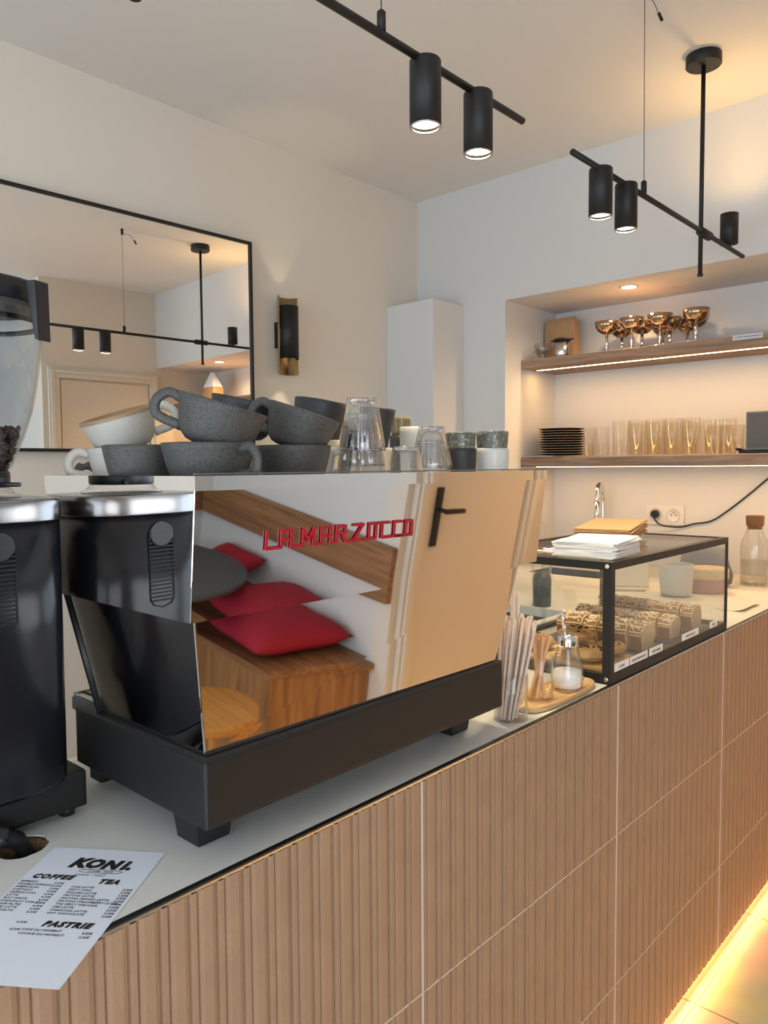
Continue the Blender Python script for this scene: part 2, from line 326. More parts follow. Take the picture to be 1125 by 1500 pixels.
# ================================================================== ESPRESSO MACHINE
em = thing('espresso_machine', 'large mirror-polished steel espresso machine with black base, on the worktop', 'espresso machine', (-1.0, .9, CT))
kid_ = lambda n, bm, m, label=None: kid(n, bm, m, em, label)
bm = B(); hexa(bm, [(-1.19, .556, 1.052), (-.825, .556, 1.052), (-.825, 1.253, 1.052), (-1.19, 1.253, 1.052), (-1.19, .556, 1.146), (-.825, .556, 1.146), (-.825, 1.253, 1.146), (-1.19, 1.253, 1.146)], .008, 3); kid_('base', bm, blackm)
for x, y in ((-.93, .622), (-.93, 1.215), (-1.15, .80), (-1.15, 1.215)):
    bm = B(); s, t = .034, .027; hexa(bm, [(x-t, y-t, CT+.001), (x+t, y-t, CT+.001), (x+t, y+t, CT+.001), (x-t, y+t, CT+.001), (x-s, y-s, 1.0515), (x+s, y-s, 1.0515), (x+s, y+s, 1.0515), (x-s, y+s, 1.0515)], .002); kid_('foot', bm, blackp)
# lower body and the overhanging upper body
lowb = [(-1.128, .568, 1.1465), (-.842, .568, 1.1465), (-.833, 1.237, 1.1465), (-1.128, 1.237, 1.1465), (-1.183, .546, 1.334), (-.827, .546, 1.334), (-.818, 1.300, 1.334), (-1.183, 1.300, 1.334)]
bm = B(); hexa(bm, lowb, .0022, 2); kid_('lower_body', bm, steel)
bm = B(); e = lowb
tube(bm, [(e[0][0], e[0][1]-.001, e[0][2]), (e[4][0], e[4][1]-.001, e[4][2])], .0045, 8); kid_('edge_strip', bm, blackp)
bm = B(); hexa(bm, [(-1.196, .5325, 1.334), (-.816, .5325, 1.334), (-.806, 1.346, 1.334), (-1.196, 1.346, 1.334), (-1.216, .5315, 1.5210), (-.7965, .5315, 1.5210), (-.7865, 1.352, 1.5210), (-1.216, 1.352, 1.5210)])
tf = max(bm.faces, key=lambda q: q.calc_center_median().z); eo = [e_ for e_ in bm.edges if e_ not in tf.edges[:]] + list(tf.edges)
bmesh.ops.inset_region(bm, faces=[tf], thickness=.0035); bmesh.ops.translate(bm, verts=tf.verts[:], vec=(0, 0, -.0195))
bmesh.ops.bevel(bm, geom=[e_ for e_ in bm.edges if e_.calc_length() > .12 and e_ not in tf.edges[:]], offset=.0012, segments=2, affect='EDGES'); kid_('upper_body', bm, steel)
bm = B(); hexa(bm, [(-.8002, .5315, 1.5213), (-.7962, .5315, 1.5213), (-.7862, 1.352, 1.5213), (-.7902, 1.352, 1.5213), (-.8002, .5315, 1.5233), (-.7962, .5315, 1.5233), (-.7862, 1.352, 1.5233), (-.7902, 1.352, 1.5233)]); kid_('rail_bead', bm, mat('dull steel edge', (.25, .25, .26), .4, 1))
# barista side: drip tray, grille, group heads
bm = B(); box(bm, (-1.262, .585, 1.118), (-1.130, 1.235, 1.140), .004); t_ = kid_('drip_tray', bm, blackp)
bm = B()
for k in range(40): box(bm, (-1.256, .592+k*.016, 1.1405), (-1.136, .592+k*.016+.008, 1.1445))
box(bm, (-1.262, .586, 1.1402), (-1.256, 1.234, 1.147)); kid_('drip_grille', bm, steel_b)
bm = B(); box(bm, (-1.235, .60, 1.0), (-1.195, 1.22, 1.117), .004); kid_('front_box', bm, blackm)
for y in (.78, 1.10):
    bm = B(); lathe(bm, [(.034, 0), (.036, .01), (.036, .05), (.03, .058)], 24, (-1.225, y, 1.265)); tube(bm, [(-1.225, y, 1.30), (-1.19, y, 1.34)], .02)
    tube(bm, [(-1.25, y, 1.268), (-1.36, y, 1.255)], [.008, .013]); kid_('brew_group', bm, chrome)
# lettering on the rear panel, drawn as strokes in a 10 x 4 grid, red with a chain line under
L = {'L': [[(0, 4), (0, 0), (2.4, 0)]], 'A': [[(0, 0), (0, 4), (2, 4), (2, 0)], [(0, 1.8), (2, 1.8)]], 'M': [[(0, 0), (0, 4), (1.1, 1.2), (2.2, 4), (2.2, 0)]],
     'R': [[(0, 0), (0, 4), (2, 4), (2, 2.2), (0, 2.2)], [(1.2, 2.2), (2.1, 0)]], 'Z': [[(0, 4), (2.2, 4), (0, 0), (2.6, 0)]], 'O': [[(0, 0), (0, 4), (1.7, 4), (1.7, 0), (0, 0)]],
     'T': [[(-1.0, 4), (2.4, 4)], [(.5, 4), (.5, 0), (2.6, 0)]], 'C': [[(2.2, 4), (.2, 4), (.2, 0), (2.2, 0)]]}
word = [('L', 0), ('A', 2.9), ('M', 7.3), ('A', 11.2), ('R', 14.6), ('Z', 18.6), ('O', 22.4), ('T', 25.1), ('C', 28.6), ('O', 31.9)]
chain = [((4.9, 0), (7.3, 0)), ((9.5, 0), (11.2, 0)), ((13.2, 0), (14.6, 0)), ((16.7, 0), (18.6, 0)), ((21, 0), (22.4, 0)), ((26, 0), (32, 0))]
lo = Vector((-.8145, 0, 1.334)); hi = Vector((-.7950, 0, 1.5210)); dirz = (hi-lo).normalized(); nrm = dirz.cross(Vector((0, -1, 0))).normalized()
if nrm.x < 0: nrm = -nrm
def onpanel(s, t): return lo + Vector(((.113+s*.0089)*.0123, .6455+s*.300/33.7, 0)) + dirz*((1.4205-1.334)+t*.0058 - s*.00004)
bm = B()
def stroke(p, q, wd, dz):
    a, b_ = onpanel(*p), onpanel(*q); d_ = (b_-a).normalized(); s = d_.cross(nrm)*wd; a = a-d_*wd; b_ = b_+d_*wd
    P8 = [a-s+nrm*.0002, b_-s+nrm*.0002, b_+s+nrm*.0002, a+s+nrm*.0002]; hexa(bm, P8+[p_+nrm*dz for p_ in P8])
for ch, x in word:
    for pl in L[ch]:
        for p, q in zip(pl, pl[1:]): stroke((p[0]+x, p[1]), (q[0]+x, q[1]), .0020, .0016)
for p, q in chain: stroke(p, q, .0020, .0016)
kid_('maker_lettering', bm, red, 'red linked capital letters across the mirrored rear panel')
# ================================================================== CUPS ON THE MACHINE
TZ = 1.5025
def cup_mesh(rt, rb, h, t=.004, curve=.5):
    pr = []
    for k in range(9):
        q = k/8; pr.append((rb+(rt-rb)*(q**curve), h*(.04+.96*q)))
    pts = [(0, 0.002), (rb*.55, .002), (rb*.6, 0), (rb*.75, 0)] + pr
    ins = [(x-t, z) for x, z in pr[::-1] if z > t*1.8]
    pts += [(rt-t*.5, h+t*.3)] + ins + [(rb*.5, t*1.5), (0, t*1.5)]
    return pts
def make_cup(name, label, cat, m, rt, rb, h, handle=True, curve=.5, group=None, rim=None, hw=1.0, loc=(0, 0, 0)):
    root = thing(name, label, cat, (0, 0, 0), group=group)
    bm = B(); lathe(bm, cup_mesh(rt, rb, h, curve=curve), 44, cap=False); obj('bowl', bm, m, root)
    if rim: bm = B(); lathe(bm, [(rt+.0003, h-.0045), (rt+.0008, h), (rt-.002, h+.0020), (rt-.0050, h), (rt-.0055, h-.012)], 44, cap=False); obj('rim', bm, rim, root, 'brown glazed rim')
    if handle:
        pts = sm([(rt*.93, 0, h*.86), (rt+.014*hw, 0, h*.92), (rt+.027*hw, 0, h*.68), (rt+.022*hw, 0, h*.36), (rt*.80, 0, h*.26)], 6)
        bm = B(); tube(bm, pts, .0048, 10, flat=1.5); obj('handle', bm, m, root)
    return root
def put(o, loc, rz=0, tilt=0, az=0):      # tilt about a horizontal axis; the cup leans down towards azimuth az
    ax = Vector((-math.sin(az), math.cos(az), 0)); q = Matrix.Rotation(tilt, 4, ax) @ Matrix.Rotation(rz, 4, 'Z')
    o.rotation_euler = q.to_euler(); o.location = loc; return o
GC = 'cups stacked on the machine'
# screen-right direction as azimuth is ~ 42 deg in world
A42 = R(42.3)
put(make_cup('coffee_cup', 'grey speckled cup, upright, at the machine\'s near corner with its handle facing front', 'cup', greyc, .0645, .040, .0605, group=GC), (-.890, .617, TZ), R(8))
put(make_cup('coffee_cup', 'grey speckled cup with big round handle on the left, tilted in the nearest front cup', 'cup', greyc, .0620, .038, .0610, hw=1.15, group=GC), (-.883, .618, TZ+.0560), A42+R(180)-R(4), R(17), A42)
put(make_cup('coffee_cup', 'grey speckled cup, upright, behind the tall glass stack\'s left side, second along the front', 'cup', greyc, .0590, .038, .0600, group=GC), (-.905, .785, TZ), R(150))
put(make_cup('coffee_cup', 'grey speckled cup with small handle left, tilted in the second cup of the front row', 'cup', greyc, .0570, .036, .0600, hw=.9, group=GC), (-.903, .782, TZ+.0560), A42+R(172), R(19), A42)
put(make_cup('coffee_cup', 'grey speckled cup, upright and half hidden, leftmost of the grey cups', 'cup', greyc, .0560, .036, .0600, handle=False, group=GC), (-1.02, .590, TZ))
put(make_cup('coffee_cup', 'cream cup with grey-white handle on the left, lower left end of the cup pile', 'cup', creamc, .056, .036, .058, group=GC), (-1.125, .620, TZ), A42+R(195))
put(make_cup('coffee_cup', 'cream cup with brown rim, tilted, at the upper left of the cup pile', 'cup', creamc, .058, .036, .058, rim=brownrim, group=GC), (-1.125, .628, TZ+.058), A42+R(15), R(-18), A42+R(40))
put(make_cup('coffee_cup', 'dark grey cup tilted behind the big-handled speckled cup', 'cup', darkc, .058, .036, .06, handle=False, group=GC), (-1.03, .775, TZ+.078), 0, R(13), A42)
put(make_cup('coffee_cup', 'cream cup under the dark tilted cup, hidden behind the front row', 'cup', creamc, .057, .036, .06, handle=False, group=GC), (-1.03, .775, TZ))
put(make_cup('coffee_cup', 'cream cup with brown rim, tilted just behind the second tilted grey cup', 'cup', creamc, .050, .033, .056, rim=brownrim, handle=False, group=GC), (-1.015, .900, TZ+.062), 0, R(16), A42)
put(make_cup('coffee_cup', 'cream cup with thin round handle right, beside the glass stack', 'cup', creamc, .046, .034, .060, hw=.8, group=GC), (-1.00, .905, TZ), A42-R(10))
put(make_cup('beaker', 'smooth charcoal wide beaker, tilted, behind the front grey cups', 'cup', darkc, .0510, .045, .078, handle=False, curve=.8, group=GC), (-1.10, 1.010, TZ+.078), 0, R(9), A42)
put(make_cup('beaker', 'cream beaker under the wide charcoal beaker', 'cup', creamc, .049, .042, .078, handle=False, curve=.8, group=GC), (-1.10, 1.010, TZ))
put(make_cup('beaker', 'tapered charcoal beaker just right of the tall glass stack', 'cup', darkc, .0400, .028, .085, handle=False, curve=1, group=GC), (-1.12, 1.200, TZ+.066), 0, R(5), A42)
put(make_cup('beaker', 'cream tapered cup under the tapered charcoal beaker', 'cup', creamc, .040, .028, .066, handle=False, curve=1, group=GC), (-1.12, 1.200, TZ))
put(make_cup('small_cup', 'small olive-brown glazed cup, upper one behind the short glass', 'cup', oliveg, .0235, .0215, .042, handle=False, group=GC), (-1.17, 1.345, TZ+.098))
put(make_cup('small_cup', 'small dark cup directly under the olive-brown cup', 'cup', darkc, .0240, .022, .098, handle=False, group=GC), (-1.17, 1.342, TZ))
put(make_cup('small_cup', 'small off-white cup between the short glass and the second glass stack', 'cup', whitec, .030, .026, .112, handle=False, group=GC), (-1.08, 1.283, TZ))
put(make_cup('small_cup', 'small charcoal cup without handle, under a mottled green cup', 'cup', darkc, .0325, .029, .0615, handle=False, curve=.5, group=GC), (-.935, 1.262, TZ))
put(make_cup('small_cup', 'small mottled green glazed cup stacked on the small charcoal cup', 'cup', greeng, .0312, .025, .047, handle=False, group=GC), (-.935, 1.262, TZ+.0475))
put(make_cup('small_cup', 'small pale speckled cup at the right end of the machine top', 'cup', whitec, .0345, .032, .0625, handle=False, group=GC), (-.905, 1.332, TZ))
put(make_cup('small_cup', 'small brown-green glazed cup stacked on the pale cup at the right end', 'cup', greeng, .0338, .028, .049, handle=False, group=GC), (-.905, 1.332, TZ+.0485))
def tumbler(label, rt, rb, h, loc, rot=(0, 0, 0), group='upturned glasses on the machine', ribs=12):
    # built upside down: wide rim at z=0, thick base at the top
    bm = B(); t = .0028
    prof = [(rt-t, 0), (rt-t*.2, -.0003), (rt, .001), (rt*.985, h*.12), (rb+(rt-rb)*.55, h*.45), (rb*1.04, h*.88), (rb, h*.985), (rb*.93, h), (rb*.5, h*.992), (0, h*.985)]
    lathe(bm, prof, 96, ribs=ribs, ramp=.045, cap=False)
    prof2 = [(rt-t, 0), (rt*.985-t, h*.12), (rb+(rt-rb)*.55-t*1.3, h*.45), (rb*.92-t, h*.78), (rb*.75-t, h*.86), (rb*.4, h*.875), (0, h*.88)]
    lathe(bm, prof2, 72, ribs=ribs, ramp=.010, cap=False)
    lathe(bm, [(0, h*.885), (rb*.4, h*.88), (rb*.72, h*.872), (rb*.86, h*.90), (rb*.88, h*.975), (0, h*.978)], 48, ribs=ribs, ramp=.02, cap=False, mi=1)
    lathe(bm, [(rt-.0012, .0002), (rt+.0004, .0002), (rt+.0004, .0022), (rt-.0012, .0022), (rt-.0012, .0002)], 72, ribs=ribs, ramp=.035, cap=False, mi=1)
    o = obj('tumbler', bm, [ribg, glassr]); o.location = loc; o.rotation_euler = rot; return tag(o, label, 'glass', group)
tumbler('clear ribbed tumbler upside down, top of the tall glass stack', .0400, .0265, .092, (-.93, .966, TZ+.056), (R(2), R(2), 0))
tumbler('clear ribbed tumbler upside down, middle of the tall glass stack', .0400, .0265, .092, (-.931, .964, TZ+.028), (0, R(-1), .3))
tumbler('clear ribbed tumbler upside down, bottom of the tall glass stack', .0440, .0270, .090, (-.930, .962, TZ), (0, 0, .8))
tumbler('short clear ribbed glass upside down between the two glass stacks', .0330, .0225, .063, (-.885, 1.030, TZ), ribs=10)
tumbler('clear ribbed tumbler upside down, top of the right glass stack', .0400, .0245, .080, (-.93, 1.158, TZ+.025), (0, R(2), 0))
tumbler('clear ribbed tumbler upside down, bottom of the right glass stack', .0405, .0245, .078, (-.931, 1.158, TZ), (0, 0, .5))
bm = B()
pts = [(-1.19, .575, 1.524), (-1.195, .60, 1.532), (-1.20, .63, 1.535), (-1.195, .66, 1.523)]
g_ = [[bm.verts.new((p[0]+dx+.004*math.sin(7*i+dx*200), p[1]+.01*math.sin(dx*90), p[2]+.008*math.sin(dx*120+i))) for dx in (-.035, -.02, 0, .012, .02)] for i, p in enumerate(sm(pts, 4))]
for a, c_ in zip(g_, g_[1:]):
    for k in range(4): bm.faces.new((a[k], a[k+1], c_[k+1], c_[k])).smooth = True
bmesh.ops.solidify(bm, geom=bm.faces[:], thickness=.004); tag(obj('cloth', bm, mat('grey cloth', (.25, .25, .25), .9)), 'crumpled grey cloth on the machine\'s far left edge', 'cloth')
# ================================================================== GRINDER
gr = thing('coffee_grinder', 'black coffee grinder with steel collar and clear bean hopper', 'grinder', (-1.19, .41, CT))
gk = lambda n, bm, m, label=None: kid(n, bm, m, gr, label)
gc = (-1.19, .413)
bm = B(); box(bm, (-1.375, .295, 1.005), (-1.125, .542, 1.062), .006); gk('base', bm, blackm)
for x, y in ((-1.35, .32), (-1.15, .32), (-1.35, .52), (-1.15, .52)):
    bm = B(); lathe(bm, [(.012, CT+.001-1), (.012, .0048)], 12, (x, y, 1)); gk('rubber_foot', bm, blackp)
def dshape(rr, z, n=48, k=3.2):
    o = []
    for i in range(n):
        a = 2*math.pi*i/n; c_, s = math.cos(a), math.sin(a); q = rr/((abs(c_)**k+abs(s)**k)**(1/k)); o.append((gc[0]+q*c_*1.0, gc[1]+q*s, z))
    return o
def loft(bm, rings, cap=True):
    R_ = [[bm.verts.new(p) for p in r_] for r_ in rings]
    for a, b_ in zip(R_, R_[1:]):
        for k in range(len(a)): bm.faces.new((a[k], a[(k+1) % len(a)], b_[(k+1) % len(a)], b_[k])).smooth = True
    if cap: bm.faces.new(R_[0][::-1]); bm.faces.new(R_[-1])
bm = B(); loft(bm, [dshape(.104, 1.0625), dshape(.106, 1.07), dshape(.107, 1.30), dshape(.107, 1.455)]); gk('housing', bm, black_g)
bm = B(); loft(bm, [dshape(.1085, 1.4555), dshape(.109, 1.457), dshape(.109, 1.484), dshape(.1075, 1.487), dshape(.100, 1.488)]); gk('collar', bm, mat('satin steel collar', (.36, .36, .365), .26, 1), 'brushed steel collar')
bm = B()
gx = gc[0]+.1068
for k in range(17): box(bm, (gx, .3865, 1.315+k*.0062), (gx+.0022, .4295, 1.318+k*.0062), .0005)
tube(bm, [(gx+.001, .3865, 1.42), (gx+.001, .3865, 1.32), (gx+.001, .392, 1.310), (gx+.001, .408, 1.305), (gx+.001, .424, 1.310), (gx+.001, .4295, 1.32), (gx+.001, .4295, 1.42)], .0012, 6)
gk('vent_grille', bm, grille_m)
bm = B(); Mx = Matrix.Translation((gx-.0005, .408, 1.424)) @ Matrix.Rotation(R(90), 4, 'Y'); lathe(bm, [(.0215, 0), (.0215, .003), (.019, .0042)], 28, M=Mx); box(bm, (gx+.002, .389, 1.422), (gx+.0045, .427, 1.426)); gk('vent_cap', bm, blackp)
bm = B(); Mx = Matrix.Translation((gx-.0005, .385, 1.115)) @ Matrix.Rotation(R(90), 4, 'Y'); lathe(bm, [(.012, 0), (.012, .003), (.0105, .003), (.0105, .0)], 24, M=Mx, cap=False); gk('badge_ring', bm, chrome)
bm = B(); lathe(bm, [(.065, 1.488), (.066, 1.492), (.058, 1.4945), (.052, 1.503), (.050, 1.508)], 40, (*gc, 0)); gk('glass_neck', bm, thin)
bm = B(); lathe(bm, [(.0505, 1.503), (.0525, 1.506), (.0525, 1.524), (.049, 1.53), (.030, 1.531)], 40, (*gc, 0)); gk('adjustment_ring', bm, blackp)
bm = B(); Mx = None; tube(bm, [(gc[0]+.045, gc[1]+.02, 1.508), (gc[0]+.082, gc[1]+.036, 1.508)], .0035); gk('ring_lever', bm, blackp)
hp = [(.052, 1.529), (.058, 1.538), (.063, 1.552), (.073, 1.577), (.0855, 1.615), (.0935, 1.655), (.100, 1.70), (.104, 1.735), (.106, 1.768)]
bm = B(); lathe(bm, hp + [(x-.002, z) for x, z in hp[::-1]], 48, (*gc, 0), cap=False); hpo = gk('hopper', bm, hop_m, 'clear plastic bean hopper')
bm = B(); lathe(bm, [(.102, 1.738), (.102, 1.745), (.098, 1.745)], 40, (*gc, 0), cap=False); lathe(bm, [(.1075, 1.764), (.109, 1.768), (.109, 1.790), (.106, 1.795), (.02, 1.801)], 48, (*gc, 0)); gk('hopper_lid', bm, blackp)
bm = B(); a0 = A42+R(-18); dx, dy = math.cos(a0), math.sin(a0)
Mz = Matrix.Translation((gc[0]+dx*.131, gc[1]+dy*.131, 0)) @ Matrix.Rotation(a0, 4, 'Z')
hexa(bm, [Mz @ Vector(p) for p in ((.004, -.012, 1.708), (.010, -.012, 1.706), (.010, .012, 1.706), (.004, .012, 1.708), (-.009, -.013, 1.788), (.008, -.013, 1.788), (.008, .013, 1.788), (-.009, .013, 1.788))], .002); gk('lid_clip', bm, blackp)
bm = B(); rr = random.Random(5)
for k in range(2200):
    z = rr.uniform(1.532, 1.584); rmax = .049+(z-1.532)*.36; a = rr.uniform(0, 6.28); q = rmax*math.sqrt(rr.random()); z += .006*math.sin(a*2)*(z > 1.57)
    M_ = Matrix.Translation((gc[0]+q*math.cos(a), gc[1]+q*math.sin(a), z)) @ Euler((rr.random()*6, rr.random()*6, rr.random()*6)).to_matrix().to_4x4() @ Matrix.Diagonal((.0055, .004, .003, 1))
    bmesh.ops.create_icosphere(bm, subdivisions=1, radius=1, matrix=M_)
for q in bm.faces: q.smooth = True
tag(obj('coffee_beans', bm, bean_m), 'dark roasted coffee beans in the bottom of the clear hopper', 'coffee beans', kind='stuff')
bm = B(); tube(bm, sm([(-1.09, .24, 1.012), (-1.095, .33, 1.018), (-1.10, .385, 1.022), (-1.098, .41, 1.016)], 5), .0145, 12, flat=.9); tube(bm, sm([(-1.098, .395, 1.016), (-1.100, .425, 1.0), (-1.102, .437, .975), (-1.10, .44, .945)], 5), [.013]*6+[.011]*5+[.008]*5, 12); tag(obj('power_cable', bm, blackp), 'thick black cable dropping into the rough hole in the worktop', 'cable')

# ================================================================== MENU SHEET
TLp = Vector((-1.059, .460, CT)); su = Vector((.80795, .58925, 0)); sd = Vector((.58925, -.80795, 0))
mn = thing('menu_sheet', 'white printed coffee menu sheet hanging over the counter edge', 'menu', TLp)
bm = B(); NS, NT_ = 10, 24; Wp, Hp = .1640, .281
def pagez(s, t):
    z = .0010+.0002*math.sin(s*30)
    return z
G = [[bm.verts.new(TLp+su*(Wp*i/NS)+sd*(Hp*j/NT_)+Vector((0, 0, pagez(Wp*i/NS, Hp*j/NT_)))) for i in range(NS+1)] for j in range(NT_+1)]
for j in range(NT_):
    for i in range(NS): bm.faces.new((G[j][i], G[j][i+1], G[j+1][i+1], G[j+1][i])).smooth = True
kid('sheet', bm, paper, mn)
PM = Matrix(((su.x, -sd.x, 0, TLp.x), (su.y, -sd.y, 0, TLp.y), (0, 0, 1, CT+.0014), (0, 0, 0, 1)))
o = text_mesh([('K', .0460, -.0490, .0320, .0021, .25, 'LEFT'), ('O', .0670, -.0485, .0290, .0021, .20, 'LEFT'), ('N', .0920, -.0490, .0280, .0021, .25, 'LEFT'), ('i', .1190, -.0490, .0300, .0018, .22, 'LEFT'), ('.', .1270, -.0490, .0300, .0018, 0, 'LEFT')], 'logo_print', ink, mn, PM @ Matrix.Diagonal((1, 1, 1, 1))); o.matrix_parent_inverse = mn.matrix_basis.inverted()
hl = [('COFFEE', .012, -.0800, .0138, .0009, .3, 'LEFT'), ('TEA', .1060, -.0850, .0138, .0009, .3, 'LEFT'), ('PASTRIE', .0845, -.1790, .0138, .0009, .3, 'LEFT')]
for h_ in hl: o = text_mesh([h_], 'heading_print', ink, mn, PM); o.matrix_parent_inverse = mn.matrix_basis.inverted()
ln = [('COFFEE   SHOP', .0965, -.0590, .0052, 0, 0, 'CENTER'), ('COLD / HOT', .0660, -.0690, .0062, 0, .1, 'LEFT')]
for k, (s, p) in enumerate((('ESPRESSO', '2,50€'), ('DOUBLE ESPRESSO', '3,50€'), ('AMERICANO', '3,00€'), ('CORTADO', '3,50€'), ('CAPPUCCINO', '4,50€'), ('LATTE', '4,50€'), ('FLAT WHITE', '4,50€'), ('CHOCOLAT CHAUD', '5,00€'), ('CAFE FILTRE', '4,00€'), ('ICED LATTE', '5,00€'), ('AFFOGATO', '5,00€'))):
    y = -.0905-k*.0064; ln.append((s, .0035, y, .0056, 0, 0, 'LEFT')); ln.append((p, .0640, y-.001, .0056, 0, 0, 'RIGHT'))
ln += [('EXTRA', .004, -.176, .0056, 0, 0, 'LEFT'), ('0,50€', .064, -.176, .0056, 0, 0, 'RIGHT'), ('SIROP', .004, -.190, .0056, 0, 0, 'LEFT'), ('0,50€', .064, -.190, .0056, 0, 0, 'RIGHT')]
for k, (s, p) in enumerate((('CHAI LATTE', '5,00€'), ('DIRTY CHAI', '5,50€'), ('GOLDEN LATTE', '5,00€'), ('MATCHA LATTE', '5,00€'), ('MATCHA MANGO LATTE', '6,00€'), ('MATCHA STRAWBERRY LATTE', '6,00€'), ('THE VERT / THE NOIR', '4,00€'), ('UBE LATTE', '5,50€'), ('CHARCOAL LATTE', '5,00€'), ('HOT CHOCOLATE', '5,00€'))):
    y = -.0975-k*.0064; ln.append((s, .0765, y, .0056, 0, 0, 'LEFT')); ln.append((p, .1600, y-.001, .0056, 0, 0, 'RIGHT'))
for s, p, y in (('CAKE DU MOMENT', '4,50€', -.1890), ('COOKIE DU MOMENT', '3,50€', -.1965)): ln.append((s, .0650, y, .0056, 0, 0, 'LEFT')); ln.append((p, .1530, y-.001, .0056, 0, 0, 'RIGHT'))
o = text_mesh(ln, 'item_print', ink, mn, PM); o.matrix_parent_inverse = mn.matrix_basis.inverted()
bm = B(); ov = [PM @ Vector((.0965+.030*math.copysign(abs(math.cos(a))**.6, math.cos(a)), -.0572+.0042*math.sin(a), 0)) for a in [2*math.pi*k/40 for k in range(41)]]; tube(bm, ov, .0003, 5, cap=False); kid('oval_print', bm, ink, mn)

# ================================================================== STRAWS, STIRRERS, SUGAR, BOARD
def open_glass(bm, rr, h, c, t=.0016, rb=None, seg=36):
    rb = rb or rr; lathe(bm, [(0, 0), (rb*.9, 0), (rb, .002), (rr, h-.001), (rr-t*.5, h), (rr-t, h-.001), (rb-t, .005), (0, .004)], seg, c, cap=False)
bm = B(); sc = (-.874, 1.357, CT+.001); open_glass(bm, .0365, .098, sc); tag(obj('straw_glass', bm, thin), 'clear glass holding kraft paper straws beside the machine base', 'glass')
def straw_obj(name, rad, ln_, label, group, loc, rot):
    bm = B(); lathe(bm, [(rad, 0), (rad, ln_), (rad*.72, ln_), (rad*.72, ln_*.9)], 12, cap=False)
    o = obj(name, bm, straw_m); o.location = loc; o.rotation_euler = rot; return tag(o, label, 'straw', group)
rr = random.Random(11); GS = 'thin kraft paper straws in the straw glass'
def aim(v): return Vector((0, 0, 1)).rotation_difference(Vector(v).normalized()).to_euler()
base = None; k = 0
right = Vector((.739, .673, 0)); fwd = Vector((-.673, .739, 0))
for i in range(36):
    # twisted bundle: feet sit on the left of the glass, heads lean to the right
    a = 2*math.pi*((i*13) % 36)/36+rr.uniform(-.08, .08); q = .029*math.sqrt((i+.5)/36)
    ca, sa = math.cos(a), math.sin(a); tw = 1.9          # the bundle is twisted: heads turned about the axis and spread
    foot = Vector((sc[0], sc[1], CT+.006)) + right*(q*ca*.8-.009) + fwd*q*sa*.9
    head = Vector((sc[0], sc[1], CT+.206)) + right*(q*1.45*ca+.016) + fwd*(q*1.2*sa)
    # keep the straw inside the rim at z = .098
    mid = foot.lerp(head, .46); off = Vector((mid.x-sc[0], mid.y-sc[1], 0))
    if off.length > .031: sh = off.normalized()*(off.length-.031); foot -= sh; head -= sh
    ln_ = .214+rr.uniform(-.008, .006)
    if base is None: base = straw_obj('paper_straw', .0031, .214, 'thin beige kraft paper straw in the straw glass', GS, foot, aim(head-foot))
    else:
        o = base.copy(); COL.objects.link(o); o.location = foot; o.rotation_euler = aim(head-foot); o.scale = (1, 1, ln_/.214)
for i, (dx, lab) in enumerate(((-.002, 'wide beige bubble straw, left of the two tallest in the straw glass'), (.007, 'wide beige bubble straw, right of the two tallest in the straw glass'))):
    foot = Vector((sc[0]-.003+right.x*dx+fwd.x*.004*i, sc[1]+right.y*dx+fwd.y*.004*i, CT+.012)); straw_obj('wide_paper_straw', .0056, .262-.002*i, lab, None, foot, aim((.010*right.x, .010*right.y, .25)))
bm = B()   # oval board
def oval(z, s=0):
    o = []
    for k in range(40):
        a = 2*math.pi*k/40; ex = .6; o.append((-.884+(.050-s)*math.copysign(abs(math.cos(a))**ex, math.cos(a)), 1.555+(.150-s)*math.copysign(abs(math.sin(a))**ex, math.sin(a)), z))
    return o
loft(bm, [oval(CT+.001, .003), oval(CT+.003), oval(CT+.013), oval(CT+.015, .002), oval(CT+.015, .008), oval(CT+.012, .010)]); tag(obj('serving_board', bm, boardw), 'small rounded bamboo tray under the sugar pourer and stirrers', 'tray')
TB = CT+.0125
bm = B(); st = (-.878, 1.478, TB); open_glass(bm, .0325, .100, st); tag(obj('stirrer_glass', bm, thin), 'clear glass of wooden stirrers on the bamboo tray', 'glass')
rr = random.Random(4); base = None
for i in range(26):
    a = rr.uniform(0, 6.28); q = rr.uniform(.004, .02); lean = right*rr.uniform(-.25, .32)+fwd*rr.uniform(-.2, .2)
    foot = Vector((st[0], st[1], TB+.006)) - lean*.055 + Vector((q*.5*math.cos(a), q*.5*math.sin(a), 0)); rot = (Vector((0, 0, 1)).rotation_difference((lean+Vector((0, 0, 1))).normalized()) @ Euler((0, 0, rr.uniform(0, 3.1))).to_quaternion()).to_euler()
    if base is None:
        bm = B(); box(bm, (-.003, -.0006, 0), (.003, .0006, .145), .0004); base = obj('wooden_stirrer', bm, stir_m); tag(base, 'flat wooden coffee stirrer standing in the stirrer glass', 'stirrer', 'wooden stirrers in the glass'); o = base
    else: o = base.copy(); COL.objects.link(o)
    o.location = foot; o.rotation_euler = rot
sg = thing('sugar_pourer', 'ribbed glass sugar pourer with metal screw lid on the bamboo tray', 'sugar pourer', (-.868, 1.590, TB))
def at0(bm): return bm
bm = B(); lathe(bm, [(0, 0), (.030, 0), (.0355, .008), (.0378, .03), (.0355, .055), (.029, .08), (.0235, .098), (.0225, .110), (.0205, .110), (.0215, .097), (.0335, .05), (.0345, .03), (.032, .008), (0, .005)], 48, ribs=12, ramp=.02, cap=False); obj('jar', bm, thin, sg)
bm = B(); lathe(bm, [(0, .006), (.031, .008), (.0338, .03), (.0325, .046), (0, .050)], 32, cap=False); obj('sugar', bm, sugar_m, sg)
